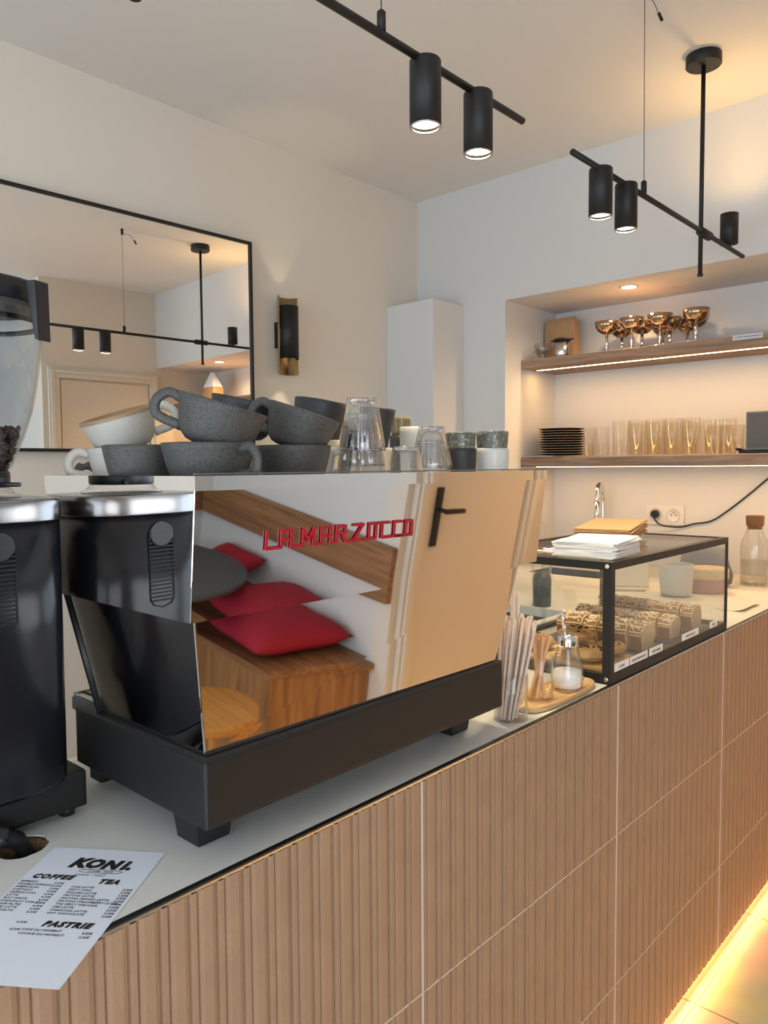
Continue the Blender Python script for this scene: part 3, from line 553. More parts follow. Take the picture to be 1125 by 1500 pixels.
bm = B(); lathe(bm, [(.0245, .104), (.0250, .108), (.0245, .112), (.0250, .116), (.0245, .120), (.0235, .126), (.016, .132), (.006, .134)], 32); obj('screw_lid', bm, chrome, sg)
bm = B(); tube(bm, [(-.004, -.004, .132), (-.0075, -.008, .165), (-.009, -.010, .182)], [.004, .0042, .006]); obj('spout', bm, chrome, sg)

# ================================================================== DISPLAY CASE
X0, X1, Y0, Y1, Z0, Z1 = -1.265, -.824, 1.722, 2.562, CT+.001, 1.293
dc = thing('display_case', 'glass pastry display case with black metal frame on the worktop', 'display case', (-1.04, 2.14, CT))
ck = lambda n, bm, m, label=None: kid(n, bm, m, dc, label)
fr = .0205
def bar(a, b_): bm = B(); box(bm, a, b_, .0012); ck('frame_bar', bm, blackm)
for x in (X0, X1-fr):
    bar((x, Y0+fr*0, Z0), (x+fr, Y1, Z0+.024)); bar((x, Y0, Z1-.020), (x+fr, Y1, Z1))
for y in (Y0, Y1-fr):
    bar((X0+fr, y, Z0), (X1-fr, y+fr, Z0+.024)); bar((X0+fr, y, Z1-.020), (X1-fr, y+fr, Z1))
for x, y, s in ((X1-.022, Y0, .022), (X1-.008, Y1-.008, .008), (X0, Y1-.012, .012)): bar((x, y, Z0+.024), (x+s, y+s, Z1-.020))
def gl(a, b_, lab=None): bm = B(); box(bm, a, b_); ck('glass_pane', bm, pane, lab)
gl((X1-.006, Y0+.022, Z0+.022), (X1-.003, Y1-.006, Z1-.018)); gl((X0+.006, Y0+.004, Z0+.022), (X1-.022, Y0+.007, Z1-.018)); gl((X0+fr, Y0+fr, Z1-.006), (X1-fr, Y1-fr, Z1-.002)); gl((X0+.01, Y1-.007, Z0+.022), (X1-.01, Y1-.004, Z1-.018))
gl((X0+.003, Y0+.01, Z0+.024), (X0+.006, Y0+.44, Z1-.018)); gl((X0+.012, Y0+.40, Z0+.024), (X0+.015, Y1-.01, Z1-.018))
for z in (Z0+.012, Z1-.010):
    bm = B(); lathe(bm, [(.006, 0), (.006, .0015), (.004, .003)], 16, M=Matrix.Translation((X1-.011, Y0, z)) @ Matrix.Rotation(R(90), 4, 'X')); ck('corner_screw', bm, chrome)
bm = B(); box(bm, (X0+fr, Y0+fr, Z0+.003), (X1-fr, Y1-fr, Z0+.012)); ck('floor_panel', bm, mat('case floor', (.33, .31, .29), .35))
lt = [('COOKIE', 1.745, 1.832), ('CAKE CITRON PAVOT', 1.838, 1.945), ('CAKE VANILLE', 1.957, 2.045), ('CAKE CHOCOLAT', 2.185, 2.315), ('CAKE', 2.410, 2.475)]
for i, (s, a, c_) in enumerate(lt):
    t = tag(bpy.data.objects.new('price_label', None), 'white printed %s label on the case\'s front glass' % ('nearest', 'second', 'middle', 'fourth, longest', 'farthest, smallest')[i], 'label', 'printed labels along the case front'); COL.objects.link(t); t.location = (X1-.002, a, CT+.026)
    bm = B(); box(bm, (X1-.0028, a, CT+.0275), (X1-.0018, c_, CT+.0475)); kid('card', bm, mat('label card', (.75, .74, .72), .6), t)
    M_ = Matrix(((0, 0, 1, X1-.0016), (1, 0, 0, (a+c_)/2), (0, 1, 0, CT+.0335), (0, 0, 0, 1)))
    o = text_mesh([(s, 0, 0, .0088 if len(s) > 5 else .010, .0002, 0, 'CENTER')], 'card_print', ink, t, M_); o.matrix_parent_inverse = t.matrix_basis.inverted()
CB = Z0+.0125
bm = B(); box(bm, (-1.20, 1.760, CB), (-.860, 1.945, CB+.014), .006); tag(obj('cutting_board', bm, boardw), 'bamboo board under the cookies inside the display case', 'board')
for (x0, x1, y0, y1, lab) in ((-1.19, -.852, 1.96, 2.165, 'grey tray under the nearest row of loaf cake'), (-1.19, -.852, 2.175, 2.335, 'grey tray under the middle row of loaf cake'), (-1.19, -.852, 2.345, 2.53, 'grey tray under the farthest row of loaf cake')):
    bm = B(); box(bm, (x0, y0, CB), (x1, y1, CB+.003), .001); box(bm, (x0, y0, CB+.003), (x1, y0+.003, CB+.009)); box(bm, (x0, y1-.003, CB+.003), (x1, y1, CB+.009)); box(bm, (x1-.003, y0+.003, CB+.003), (x1, y1-.003, CB+.009)); tag(obj('cake_tray', bm, greyb), lab, 'tray')
def blob(bm, n=3, M=Matrix(), amp=.06, seed=1, mi=0):
    rr = random.Random(seed); ph = [rr.uniform(0, 6) for _ in range(6)]; b2 = B(); bmesh.ops.create_icosphere(b2, subdivisions=n, radius=1)
    for v in b2.verts:
        c_ = v.co.copy(); s = 1+amp*(math.sin(5*c_.x+ph[0])+math.sin(6*c_.y+ph[1])+math.sin(9*c_.z+ph[2]))+amp*.6*math.sin(15*c_.x+ph[3])*math.sin(14*c_.y+ph[4]); v.co = M @ (c_*s)
    for q in b2.faces: q.smooth = True; q.material_index = mi
    me = bpy.data.meshes.new('b'); b2.to_mesh(me); b2.free(); bm.from_mesh(me); bpy.data.meshes.remove(me)
ckl = ['chocolate chip cookie lying nearest the case corner', 'plump cookie behind the case\'s black corner post', 'chocolate chip cookie resting on top at the left', 'cookie against the front glass, right of the corner post', 'flat cookie at the back of the board']
for i, (x, y, z, rx, rz) in enumerate(((-.925, 1.812, .020, .050, 1), (-.912, 1.905, .020, .044, 2), (-.985, 1.850, .056, .050, 3), (-1.005, 1.905, .020, .044, 4), (-1.10, 1.845, .020, .052, 5))):
    t = thing('cookie', ckl[i], 'cookie', (x, y, CB+.0145), (0, 0, rz), group='cookies on the board'); bm = B(); blob(bm, 4, Matrix.Translation((0, 0, z)) @ Matrix.Diagonal((rx, rx*.92, .019, 1)), .035, i); obj('dough', bm, cookie_m, t)
    bm = B(); rr = random.Random(i)
    for k in range(13 if i != 1 else 5): a = rr.uniform(0, 6.28); q = rr.uniform(.005, rx*.78); blob(bm, 1, Matrix.Translation((q*math.cos(a), q*math.sin(a), z+.020*math.sqrt(max(0, 1-(q/rx)**2))+.0005)) @ Matrix.Diagonal((.0045, .0038, .003, 1)), .1, k)
    obj('chocolate_chip', bm, choc, t)['kind'] = 'stuff'
def slice_thing(loc, seed, wd, th, ht, lab, tilt, group):
    t = thing('cake_slice', lab, 'cake', loc, (0, tilt, 0), group)
    prof = [(-wd*.40, 0), (wd*.40, 0), (wd*.48, ht*.62), (wd*.47, ht*.74), (wd*.34, ht*.92), (wd*.12, ht), (-wd*.12, ht*1.0), (-wd*.34, ht*.93), (-wd*.47, ht*.74), (-wd*.48, ht*.62)]
    bm = B(); fr_ = [bm.verts.new((th/2, y, z)) for y, z in prof]; bk_ = [bm.verts.new((-th/2, y, z)) for y, z in prof]; bm.faces.new(fr_).material_index = 0; bm.faces.new(bk_[::-1]).material_index = 0
    for k in range(len(prof)): bm.faces.new((fr_[k], bk_[k], bk_[(k+1) % 10], fr_[(k+1) % 10])).material_index = 1
    bmesh.ops.bevel(bm, geom=bm.edges[:], offset=.0025, segments=2, affect='EDGES'); o = obj('crumb', bm, [crumb, crust], t)
    bm = B(); rr = random.Random(seed)
    for k in range(34):
        y = rr.uniform(-.44, .44)*wd; zt = ht*(1-.26*(abs(y)/(wd*.47))**2.4); blob(bm, 1, Matrix.Translation((rr.uniform(-.46, .46)*th, y, zt+.001)) @ Euler((rr.random(), rr.random(), rr.random())).to_matrix().to_4x4() @ Matrix.Diagonal((rr.uniform(.004, .009), rr.uniform(.003, .007), rr.uniform(.002, .004), 1)), .1, k)
    o = obj('topping', bm, topping, t); o['kind'] = 'stuff'
rows_ = ((2.062, .092, .078, 'nearest', -.872, 6), (2.255, .085, .066, 'middle', -.872, 7), (2.435, .090, .074, 'farthest', -.872, 7))
for (y, wd, ht, nm, xs, cnt) in rows_:
    for k in range(cnt):
        nth = ['front-most', 'second', 'third', 'fourth', 'fifth', 'sixth', 'seventh'][k]
        slice_thing((xs-.022-k*.0455, y+rnd.uniform(-.003, .003), CB+.0035), k+int(y*100), wd, .040, ht*rnd.uniform(.96, 1.03), '%s slice of the %s loaf cake row, counted from the front glass' % (nth, nm), R(rnd.uniform(-3, 3)), 'slices of the %s loaf cake' % nm)
# on top of the case
rr = random.Random(9)
for k in range(12):
    j1, j2 = rr.uniform(-.003, .003), rr.uniform(-.003, .003); bm = B(); hx, hy = .082, .105; N = 14
    per = [(-hx, -hy), (hx, -hy), (hx, hy), (-hx, hy)]
    lo_ = [[bm.verts.new((-hx+2*hx*i/N, -hy+2*hy*j/N, 0)) for i in range(N+1)] for j in range(N+1)]; hi_ = [[bm.verts.new((-hx+2*hx*i/N, -hy+2*hy*j/N, .0031)) for i in range(N+1)] for j in range(N+1)]
    for j in range(N):
        for i in range(N): bm.faces.new((hi_[j][i], hi_[j][i+1], hi_[j+1][i+1], hi_[j+1][i])); bm.faces.new((lo_[j][i], lo_[j+1][i], lo_[j+1][i+1], lo_[j][i+1]))
    for q in range(N):
        for a, b_, c_, d_ in ((lo_[0][q], lo_[0][q+1], hi_[0][q+1], hi_[0][q]), (lo_[N][q+1], lo_[N][q], hi_[N][q], hi_[N][q+1]), (lo_[q+1][0], lo_[q][0], hi_[q][0], hi_[q+1][0]), (lo_[q][N], lo_[q+1][N], hi_[q+1][N], hi_[q][N])): bm.faces.new((a, b_, c_, d_))
    for v in bm.verts: v.co.z += .0005*math.sin(v.co.x*70+k)*math.cos(v.co.y*50)+(.05*max(0, v.co.y-.055)*(k > 8))
    o = obj('napkin', bm, napk); o.location = (-.935+j1, 1.868+j2, Z1+.0012+k*.0034); o.rotation_euler = (0, 0, R(8)+rr.uniform(-.06, .06))
    tag(o, 'white paper napkin on top of the napkin stack on the case' if k == 11 else 'white paper napkin within the napkin stack on the case', 'napkin', 'paper napkins stacked on the case')
for k in range(8):
    bm = B(); box(bm, (-.085, -.15, 0), (.085, .15, .0036), .0014)
    for v in bm.verts:
        q = max(0, v.co.y-.02); v.co.z += q*.10+.0012*math.sin(v.co.x*40+k)
    o = obj('kraft_bag', bm, kraft); o.location = (-1.10+rr.uniform(-.003, .003), 2.29+k*.002, Z1+.0012+k*.0052); o.rotation_euler = (0, R(0), R(14)+rr.uniform(-.03, .03))
    tag(o, 'brown kraft paper bag on top of the flat bag pile on the case' if k == 7 else 'brown kraft paper bag within the flat pile on the case', 'paper bag', 'flat kraft bags on the case')

# ================================================================== REAR WORKTOP THINGS
bt = thing('water_bottle', 'clear glass bottle with cork stopper and water, right of the display case', 'bottle', (-1.047, 3.6, CT+.001))
bm = B(); out = [(0, 0), (.052, 0), (.058, .006), (.058, .17), (.052, .20), (.036, .235), (.032, .25), (.033, .262)]; lathe(bm, out+[(x-.003, z) for x, z in out[::-1] if z > .005]+[(0, .006)], 40, cap=False); obj('bottle_body', bm, thin, bt)
bm = B(); lathe(bm, [(0, .0065), (.0545, .0075), (.0545, .108), (0, .108)], 36, cap=False); obj('water', bm, pane_mat('still water', (.90, .93, .92)), bt)
bm = B(); lathe(bm, [(.029, .248), (.030, .262), (.036, .264), (.038, .305), (.036, .309)], 28); obj('cork_stopper', bm, cork, bt)
bm = B(); lathe(bm, cup_mesh(.068, .060, .130, curve=.7), 36, (-1.20, 3.10, CT+.001), cap=False); tag(obj('white_pot', bm, whitec), 'plain white pot standing behind the display case', 'pot')
t = thing('cookie_tub', 'round pinkish tub with pale patterned lid, behind the case\'s right end', 'tub', (-1.14, 3.28, CT+.001))
bm = B(); lathe(bm, [(.078, 0), (.080, .004), (.082, .06)], 36); obj('tub_body', bm, mat('pink card', (.42, .22, .17), .6), t)
bm = B(); lathe(bm, [(.084, .058), (.085, .062), (.085, .098), (.080, .102), (.02, .103)], 36); obj('tub_lid', bm, mat('pale lid', (.62, .47, .27), .6, var=.3, vscale=50), t)
bm = B(); N = 28; rings = []
for z, q in ((0, .80), (.012, .98), (.05, 1.03), (.10, .95), (.14, .86), (.165, .70), (.178, .40)):
    rings.append([(-1.215+.110*q*math.copysign(abs(math.cos(a))**.7, math.cos(a))*(1+.05*math.sin(3*a+z*30)), 3.47+.060*q*math.copysign(abs(math.sin(a))**.8, math.sin(a))*(1+.08*math.sin(4*a+z*40)), CT+.001+z) for a in [2*math.pi*k/N for k in range(N)]])
loft(bm, rings); o = obj('grey_bag', bm, mat('grey bag cloth', (.16, .165, .175), .6, var=.3, vscale=14, bump=.6, bscale=30)); tag(o, 'slumped dark grey bag on the rear worktop behind the case', 'bag')
t = thing('payment_tablet', 'beige tablet stand leaning back, behind the display case', 'tablet stand', (-1.42, 3.12, CT+.001), (0, 0, R(30)))
bm = B(); box(bm, (-.07, -.05, 0), (.07, .05, .012), .004); obj('stand_base', bm, wall_b, t)
bm = B(); box(bm, (-.09, -.006, 0), (.09, .006, .21), .004, M=Matrix.Translation((0, -.01, .012)) @ Matrix.Rotation(R(-28), 4, 'X')); obj('screen_panel', bm, wall_b, t)
bm = B(); lathe(bm, [(.033, 0), (.035, .004), (.035, .105), (.030, .125), (.012, .132)], 28, (-1.50, 2.545, CT+.001)); tag(obj('black_canister', bm, blackp), 'black rounded canister between machine and display case', 'canister')
bm = B(); lathe(bm, [(.02, 0), (.02, .03), (.018, .034), (.004, .036)], 16, (-1.335, 2.72, CT+.001)); tag(obj('steel_knob', bm, chrome), 'tiny steel tamper on the pale worktop behind the loaf cakes', 'tamper')
bm = B(); G = [[bm.verts.new((-.975+.10*i/8, 2.90+.20*j/6, CT+.0012+.5*max(0, (i/8-.55))**2*.10)) for i in range(9)] for j in range(7)]
for j in range(6):
    for i in range(8): bm.faces.new((G[j][i], G[j][i+1], G[j+1][i+1], G[j+1][i])).smooth = True
tag(obj('paper_menu', bm, mat('cream paper', (.66, .62, .56), .8)), 'curled white paper sheet right of the display case', 'paper')
bm = B(); tube(bm, sm([(-1.9, 3.86, CT+.001), (-1.9, 3.86, 1.30), (-1.895, 3.845, 1.39), (-1.885, 3.80, 1.425), (-1.875, 3.75, 1.41), (-1.87, 3.73, 1.36), (-1.87, 3.73, 1.33)], 6), .0125, 14); lathe(bm, [(.025, 0), (.025, .01), (.016, .02)], 20, (-1.9, 3.86, CT+.001)); tube(bm, [(-1.87, 3.73, 1.335), (-1.87, 3.73, 1.20)], .016, 14); tag(obj('faucet', bm, chrome), 'tall chrome swan-neck faucet behind the kraft bags', 'faucet')
bm = B(); lathe(bm, [(0, 0), (.04, 0), (.045, .01), (.045, .16), (.02, .21), (.017, .23), (.024, .24), (.025, .27), (.018, .285), (0, .287)], 28, (-1.74, 2.95, CT+.001), cap=False); tag(obj('glass_decanter', bm, thin), 'clear decanter with round stopper behind the case\'s left end', 'bottle')

# ================================================================== SHELVES
for nm, z0, z1, lab in (('wall_shelf', 2.047, 2.094, 'upper weathered wood shelf in the niche'), ('wall_shelf', 1.523, 1.573, 'lower weathered wood shelf in the niche')):
    t = thing(nm, lab, 'shelf', (NX, 3.545, z0)); bm = B(); box(bm, (NX+.001, 3.545, z0), (XR-.001, YN-.001, z1), .003)
    for v in bm.verts: v.co.z += .0015*math.sin(v.co.x*9)
    kid('plank', bm, shelfw, t)
    bm = B(); box(bm, (NX+.03, 3.655, z0-.0035), (XR-.03, 3.667, z0-.001)); kid('light_strip', bm, led, t)
SU, SL = 2.0965, 1.5755
bm = B(); box(bm, (-1.139, 3.542, 2.0725), (-1.016, 3.5445, 2.0935)); t = obj('shelf_label', bm, mat('shelf label card', (.62, .64, .70), .5)); tag(t, 'small printed white label strip on the upper shelf edge', 'label')
M_ = Matrix(((1, 0, 0, -1.0775), (0, 0, -1, 3.5415), (0, 1, 0, 2.080), (0, 0, 0, 1))); text_mesh([('COUPES GLACEES MAISON', 0, 0, .0095, .0001, 0, 'CENTER')], 'label_print', ink, t, M_)
co = None; CG = 'metal dessert coupes on the upper shelf'
cl = [(-1.770, 3.620, 'front metal coupe at the left end of the coupes'), (-1.762, 3.775, 'metal coupe behind the leftmost one'), (-1.636, 3.612, 'front metal coupe, second from left'), (-1.640, 3.742, 'metal coupe directly behind the second front one'), (-1.575, 3.845, 'rear metal coupe between second and third front ones'), (-1.497, 3.618, 'front metal coupe, third from left'), (-1.499, 3.745, 'metal coupe directly behind the third front one'), (-1.452, 3.848, 'rear metal coupe close to the wall, right of the third front one'), (-1.373, 3.745, 'metal coupe half hidden behind the rightmost one'), (-1.325, 3.612, 'front metal coupe at the right end of the coupes')]
for i, (x, y, lab) in enumerate(cl):
    if co is None:
        co = thing('dessert_coupe', lab, 'coupe', (x, y, SU), group=CG)
        bm = B(); lathe(bm, [(.004, .088), (.024, .091), (.044, .104), (.056, .126), (.061, .150), (.0595, .150), (.054, .127), (.042, .107), (.022, .095), (0, .093)], 40, cap=False); obj('bowl', bm, mat('smoky mirror steel', (.50, .36, .24), .07, 1), co)
        bm = B(); lathe(bm, [(.0075, .004), (.0075, .089)], 16); obj('stem', bm, chrome, co)
        bm = B(); lathe(bm, [(.040, 0), (.040, .002), (.012, .005), (.008, .008)], 32); obj('foot', bm, chrome, co)
    else: dup(co, (x, y, SU), None, lab)
bm = B(); box(bm, (-2.21, 3.765, SU), (-2.03, 3.825, SU+.222), .006); box(bm, (-2.205, 3.785, SU+.222), (-2.035, 3.80, SU+.240), .004); tag(obj('kraft_packet', bm, kraft), 'upright brown kraft packet in the corner of the upper shelf', 'packet')
t = thing('metal_tea_infuser', 'steel cup with black lid and side tabs at the upper shelf\'s left', 'tea infuser', (-2.022, 3.62, SU))
bm = B(); lathe(bm, [(.036, 0), (.038, .003), (.041, .085), (.039, .085), (.036, .005), (0, .004)], 32, cap=False); obj('cup_body', bm, steel_b, t)
bm = B(); lathe(bm, [(.044, .085), (.046, .088), (.044, .094), (.02, .100)], 32); box(bm, (.03, -.012, .086), (.068, .012, .091), .002); box(bm, (-.062, -.012, .086), (-.03, .012, .091), .002); obj('lid', bm, blackp, t)
for i, (x, y, lab) in enumerate(((-2.125, 3.60, 'clear round glass cup with handle beside the steel infuser'), (-2.172, 3.695, 'clear glass cup half behind the other in the shelf corner'))):
    t = thing('glass_cup', lab, 'glass cup', (x, y, SU)); bm = B(); lathe(bm, [(0, 0), (.026, 0), (.032, .008), (.026, .018), (.044, .035), (.047, .060), (.040, .082), (.038, .082), (.045, .060), (.042, .037), (.02, .022), (0, .022)], 32, cap=False); obj('bowl', bm, thin, t)
    bm = B(); tube(bm, sm([(-.044, 0, .07), (-.066, 0, .074), (-.072, 0, .05), (-.046, 0, .036)], 5), .004, 8); obj('handle', bm, thin, t)
for k in range(11):
    bm = B(); q = .119; dz = 0; lathe(bm, [(0, .0012), (.08, .0012), (.1, .003), (q, .0095), (q+.0012, .0105), (q, .0118), (.1, .0065), (.08, .004), (0, .004)], 44, cap=False)
    o = obj('side_plate', bm, [mat('black plate stoneware', (.03, .03, .03), .45)]); o.location = (-2.055+rnd.uniform(-.003, .003), 3.685+rnd.uniform(-.003, .003), SL+.0055+k*.0133); tag(o, 'black stoneware plate, topmost of the stack on the lower shelf' if k == 10 else 'black stoneware plate within the stack on the lower shelf', 'plate', 'black plates in one stack')
    bm = B(); lathe(bm, [(q+.0009, .0098), (q+.0016, .0107), (q+.0005, .0120)], 44, cap=False); obj('rim', bm, mat('raw clay rim', (.40, .28, .18), .8), o, 'unglazed tan rim')
bm = B(); box(bm, (-2.215, 3.555, SL-.0005), (-2.04, 3.68, SL+.004), .0015); tag(obj('folded_card', bm, mat('pinkish card', (.68, .58, .54), .7)), 'folded pale card under the black plates', 'card')
GT = 'clear glasses on the lower shelf'
gls = [('clear ribbed tumbler, leftmost, in a stack beside the plates', -1.868, .034, .145), ('clear tumbler, second from the plates', -1.79, .037, .148)]
for i in range(5): gls.append((('first', 'second', 'third', 'fourth', 'fifth')[i]+' of the five tall clear glasses, counted from the left', -1.69+i*.0865, .041, .172))
gls += [('wide clear jar glass, left of the pair by the speaker', -1.238, .041, .132), ('wide clear jar glass nearest the speaker', -1.146, .041, .130)]
for lab, x, rr_, h in gls:
    bm = B(); open_glass(bm, rr_, h, (0, 0, 0), .0022, rr_*.9); o = obj('drinking_glass', bm, shg); o.location = (x, 3.62, SL); tag(o, lab, 'glass', GT)
for i in range(6):
    bm = B(); open_glass(bm, .039, .165, (0, 0, 0), .0022, .036); o = obj('drinking_glass', bm, shg); o.location = (-1.66+i*.09, 3.72, SL); tag(o, 'tall clear glass in the rear row, %s from the left' % ('first', 'second', 'third', 'fourth', 'fifth', 'sixth', 'seventh')[i], 'glass', GT)
t = thing('speaker', 'grey cloth-fronted speaker at the right of the lower shelf', 'speaker', (-1.0, 3.66, SL+.002))
bm = B(); box(bm, (-.10, -.045, .014), (.14, .045, .185), .008); obj('casing', bm, mat('speaker casing', (.30, .29, .26), .6), t); bm = B(); box(bm, (-.092, -.048, .022), (.132, -.0452, .177), .001); obj('cloth_grille', bm, greyf, t)
bm = B(); box(bm, (-.125, -.06, 0), (.14, .05, .013), .004); tube(bm, [(-.13, -.055, .018), (-.125, .03, .012)], .007); obj('stand', bm, blackp, t)
t = thing('paper_bag', 'brown and white wrapped bag at the far right of the upper shelf', 'paper bag', (.10, 3.70, SU))
bm = B(); box(bm, (-.09, -.05, 0), (.09, .05, .12), .01); obj('bag_body', bm, kraft, t); bm = B(); hexa(bm, [(-.085, -.045, .121), (.085, -.045, .121), (.085, .045, .121), (-.085, .045, .121), (-.02, -.01, .25), (.02, -.01, .25), (.02, .01, .25), (-.02, .01, .25)], .006); obj('bag_top', bm, paper, t)
# socket + cable
t = thing('double_socket', 'white double wall socket above the rear worktop', 'socket', (-1.575, YN, 1.268))
bm = B(); box(bm, (-.100, -.010, -.053), (.100, -.001, .053), .004); obj('plate', bm, sockm, t)
for dx in (-.047, .047):
    bm = B(); lathe(bm, [(.036, .0), (.036, .004), (.033, .005), (.031, .001), (0, .001)], 32, M=Matrix.Translation((dx, -.0095, 0)) @ Matrix.Rotation(R(90), 4, 'X'), cap=False); s_ = obj('outlet', bm, sockm, t)
    bm = B()
    for hx, hz in ((-.011, 0), (.011, 0), (0, .012)): lathe(bm, [(.0035, 0), (.0035, .0008)], 10, M=Matrix.Translation((dx+hx, -.0103, hz)) @ Matrix.Rotation(R(90), 4, 'X'))
    obj('pin_hole', bm, blackp, s_)['kind'] = 'stuff'
bm = B(); lathe(bm, [(.021, 0), (.020, .02), (.015, .028)], 20, M=Matrix.Translation((-1.622, YN-.0115, 1.270)) @ Matrix.Rotation(R(90), 4, 'X'))
tube(bm, sm([(-1.622, YN-.04, 1.268), (-1.612, YN-.045, 1.245), (-1.585, YN-.03, 1.215), (-1.50, YN-.01, 1.207), (-1.42, YN-.008, 1.228), (-1.34, YN-.008, 1.245), (-1.26, YN-.008, 1.30), (-1.16, YN-.01, 1.385), (-1.06, YN-.01, 1.475), (-1.0, YN-.012, 1.508), (-.97, YN-.012, 1.515)], 6), .0042, 8); tag(obj('plug_cable', bm, blackp), 'black plug and cable running from the socket up to the right', 'cable')
# niche downlight
for i, (x, y, lab) in enumerate(((-1.625, 3.55, 'small round recessed downlight in the niche ceiling above the coupes'), (-.25, 3.55, 'small round recessed downlight in the niche ceiling near the right wall'))):
    t = thing('downlight', lab, 'downlight', (x, y, NT))
    bm = B(); lathe(bm, [(.045, -.001), (.047, -.004), (.036, -.006), (.034, -.001)], 32, cap=False); obj('ring', bm, sockm, t); bm = B(); lathe(bm, [(.034, -.002), (.033, -.003)], 28); obj('lens', bm, bulb, t)
    spot('downlight_beam', (x, y, NT-.008), (0, 0, 0), 30, (1, .66, .36), 165, 1, .03)

# ================================================================== PENDANT BAR LAMPS
WARM = (1, .80, .50)
def lamp_head(t, y, up=False, e=20):
    bx, bz = -1.04, 2.378; rr_ = .0335
    if not up:
        bm = B(); lathe(bm, [(.020, .006), (rr_-.002, .006), (rr_, .003), (rr_, -.128), (rr_-.0025, -.128), (rr_-.003, -.118)], 40, (bx, y, bz-.004), cap=False); lathe(bm, [(.020, .0061), (.019, .0065)], 30, (bx, y, bz-.004)); h = kid('lamp_head', bm, blackm, t)
        bm = B(); lathe(bm, [(rr_-.003, -.1275), (rr_-.0005, -.129), (rr_-.0005, -.131), (rr_-.0045, -.131)], 40, (bx, y, bz-.004), cap=False); o = obj('lamp_ring', bm, steel_b, h)
        bm = B(); lathe(bm, [(rr_-.0032, -.118), (rr_-.0035, -.121)], 36, (bx, y, bz-.004)); obj('lens', bm, bulb, h)
        spot('lamp_beam', (bx, y, bz-.1285), (0, 0, 0), e, WARM, 95, .7, .025)
    else:
        bm = B(); lathe(bm, [(.012, .012), (rr_, .014), (rr_, .130), (rr_-.0025, .130), (rr_-.003, .122)], 40, (bx, y, bz), cap=False); tube(bm, [(bx, y, bz), (bx, y, bz+.02)], .009); h = kid('lamp_head', bm, blackm, t)
        bm = B(); lathe(bm, [(rr_-.0032, .118), (rr_-.0035, .121)], 36, (bx, y, bz)); obj('lens', bm, bulb, h)
        spot('lamp_beam', (bx, y, bz+.129), (R(180), 0, 0), e, (1, .56, .17), 140, 1, .025)
def bar_lamp(lab, y0, y1, heads, ups, wy, rod, grp=None):
    t = thing('bar_pendant_lamp', lab, 'pendant lamp', (-1.04, (y0+y1)/2, 2.378), group='black bar pendant lamps over the counter')
    bm = B(); tube(bm, [(-1.04, y0, 2.378), (-1.04, y1, 2.378)], .0085, 14); kid('bar', bm, blackm, t)
    for y in heads: lamp_head(t, y)
    for y in ups: lamp_head(t, y, True, 5.5)
    bm = B(); lathe(bm, [(.009, 0), (.009, .036), (.005, .040)], 14, (-1.04, wy, 2.384)); tube(bm, [(-1.04, wy, 2.42), (-1.045, wy, CEIL-.03)], .0011, 6); tube(bm, [(-1.045, wy, CEIL-.035), (-1.045, wy, CEIL)], .008, 10)
    tube(bm, sm([(-1.045, wy, CEIL-.032), (-1.04, wy+.05, CEIL-.028), (-1.035, wy+.085, CEIL-.055)], 5), .0012, 6); tube(bm, [(-1.035, wy+.083, CEIL-.052), (-1.03, wy+.10, CEIL-.072)], .005, 8); kid('suspension_wire', bm, blackm, t)
    bm = B(); x = -1.0575; lathe(bm, [(.060, 0), (.062, -.003), (.062, -.035), (.060, -.038)], 40, (x, rod, CEIL)); kid('ceiling_canopy', bm, blackm, t)
    bm = B(); tube(bm, [(x, rod, CEIL-.037), (x, rod, 2.236)], .0080, 12); lathe(bm, [(.010, 0), (.011, .008), (.006, .014)], 12, (x, rod, 2.226)); tube(bm, [(-1.043, rod-.045, 2.378), (-1.043, rod+.045, 2.378)], .0165, 14); kid('drop_rod', bm, blackm, t)
bar_lamp('black bar pendant with drop rod, nearer the back wall, two downward spots and one upward', 1.912, 3.338, (2.079, 2.246), (3.168,), 2.372, 2.915)
bar_lamp('black bar pendant nearer the camera, two downward spots at its end', .22, 1.660, (1.281, 1.472), (.38,), 1.145, .62)
# wall sconce
t = thing('wall_sconce', 'black and brass half-cylinder sconce on the left wall', 'wall lamp', (XL, 2.362, 2.15))
def arc_shell(bm, rr_, t_, a0, a1, z0, z1, n=20, cx=0):
    P4 = []
    for z in (z0, z1):
        for q in (rr_, rr_-t_): P4.append([bm.verts.new((cx+q*math.cos(R(a0+(a1-a0)*k/n)), q*math.sin(R(a0+(a1-a0)*k/n)), z)) for k in range(n+1)])
    o0, i0, o1, i1 = P4
    for k in range(n):
        for a, b_ in ((o0, o1), (i1, i0)): bm.faces.new((a[k], a[k+1], b_[k+1], b_[k])).smooth = True
        bm.faces.new((o0[k], i0[k], i0[k+1], o0[k+1])); bm.faces.new((o1[k], i1[k], i1[k+1], o1[k+1]))
    for k in (0, n): bm.faces.new((o0[k], o1[k], i1[k], i0[k]))
bm = B(); arc_shell(bm, .060, .003, 105, 255, -.185, .175, cx=.085); obj('back_shell', bm, brass, t, 'brass curved back plate')
bm = B(); arc_shell(bm, .048, .003, -95, 95, -.115, .128, cx=.068); obj('front_shade', bm, blackm, t)
bm = B(); box(bm, (.001, -.03, -.06), (.027, .03, .06), .004); obj('wall_mount', bm, blackm, t)
bm = B(); lathe(bm, [(.012, -.03), (.012, .03)], 16, (.075, 0, 0)); obj('bulb', bm, bulb, t)
spot('sconce_beam_down', (XL+.072, 2.362, 2.10), (0, 0, 0), 3.2, (1, .82, .5), 62, .5, .012); spot('sconce_beam_up', (XL+.072, 2.362, 2.20), (R(180), 0, 0), 1.0, (1, .82, .5), 60, .5, .012)
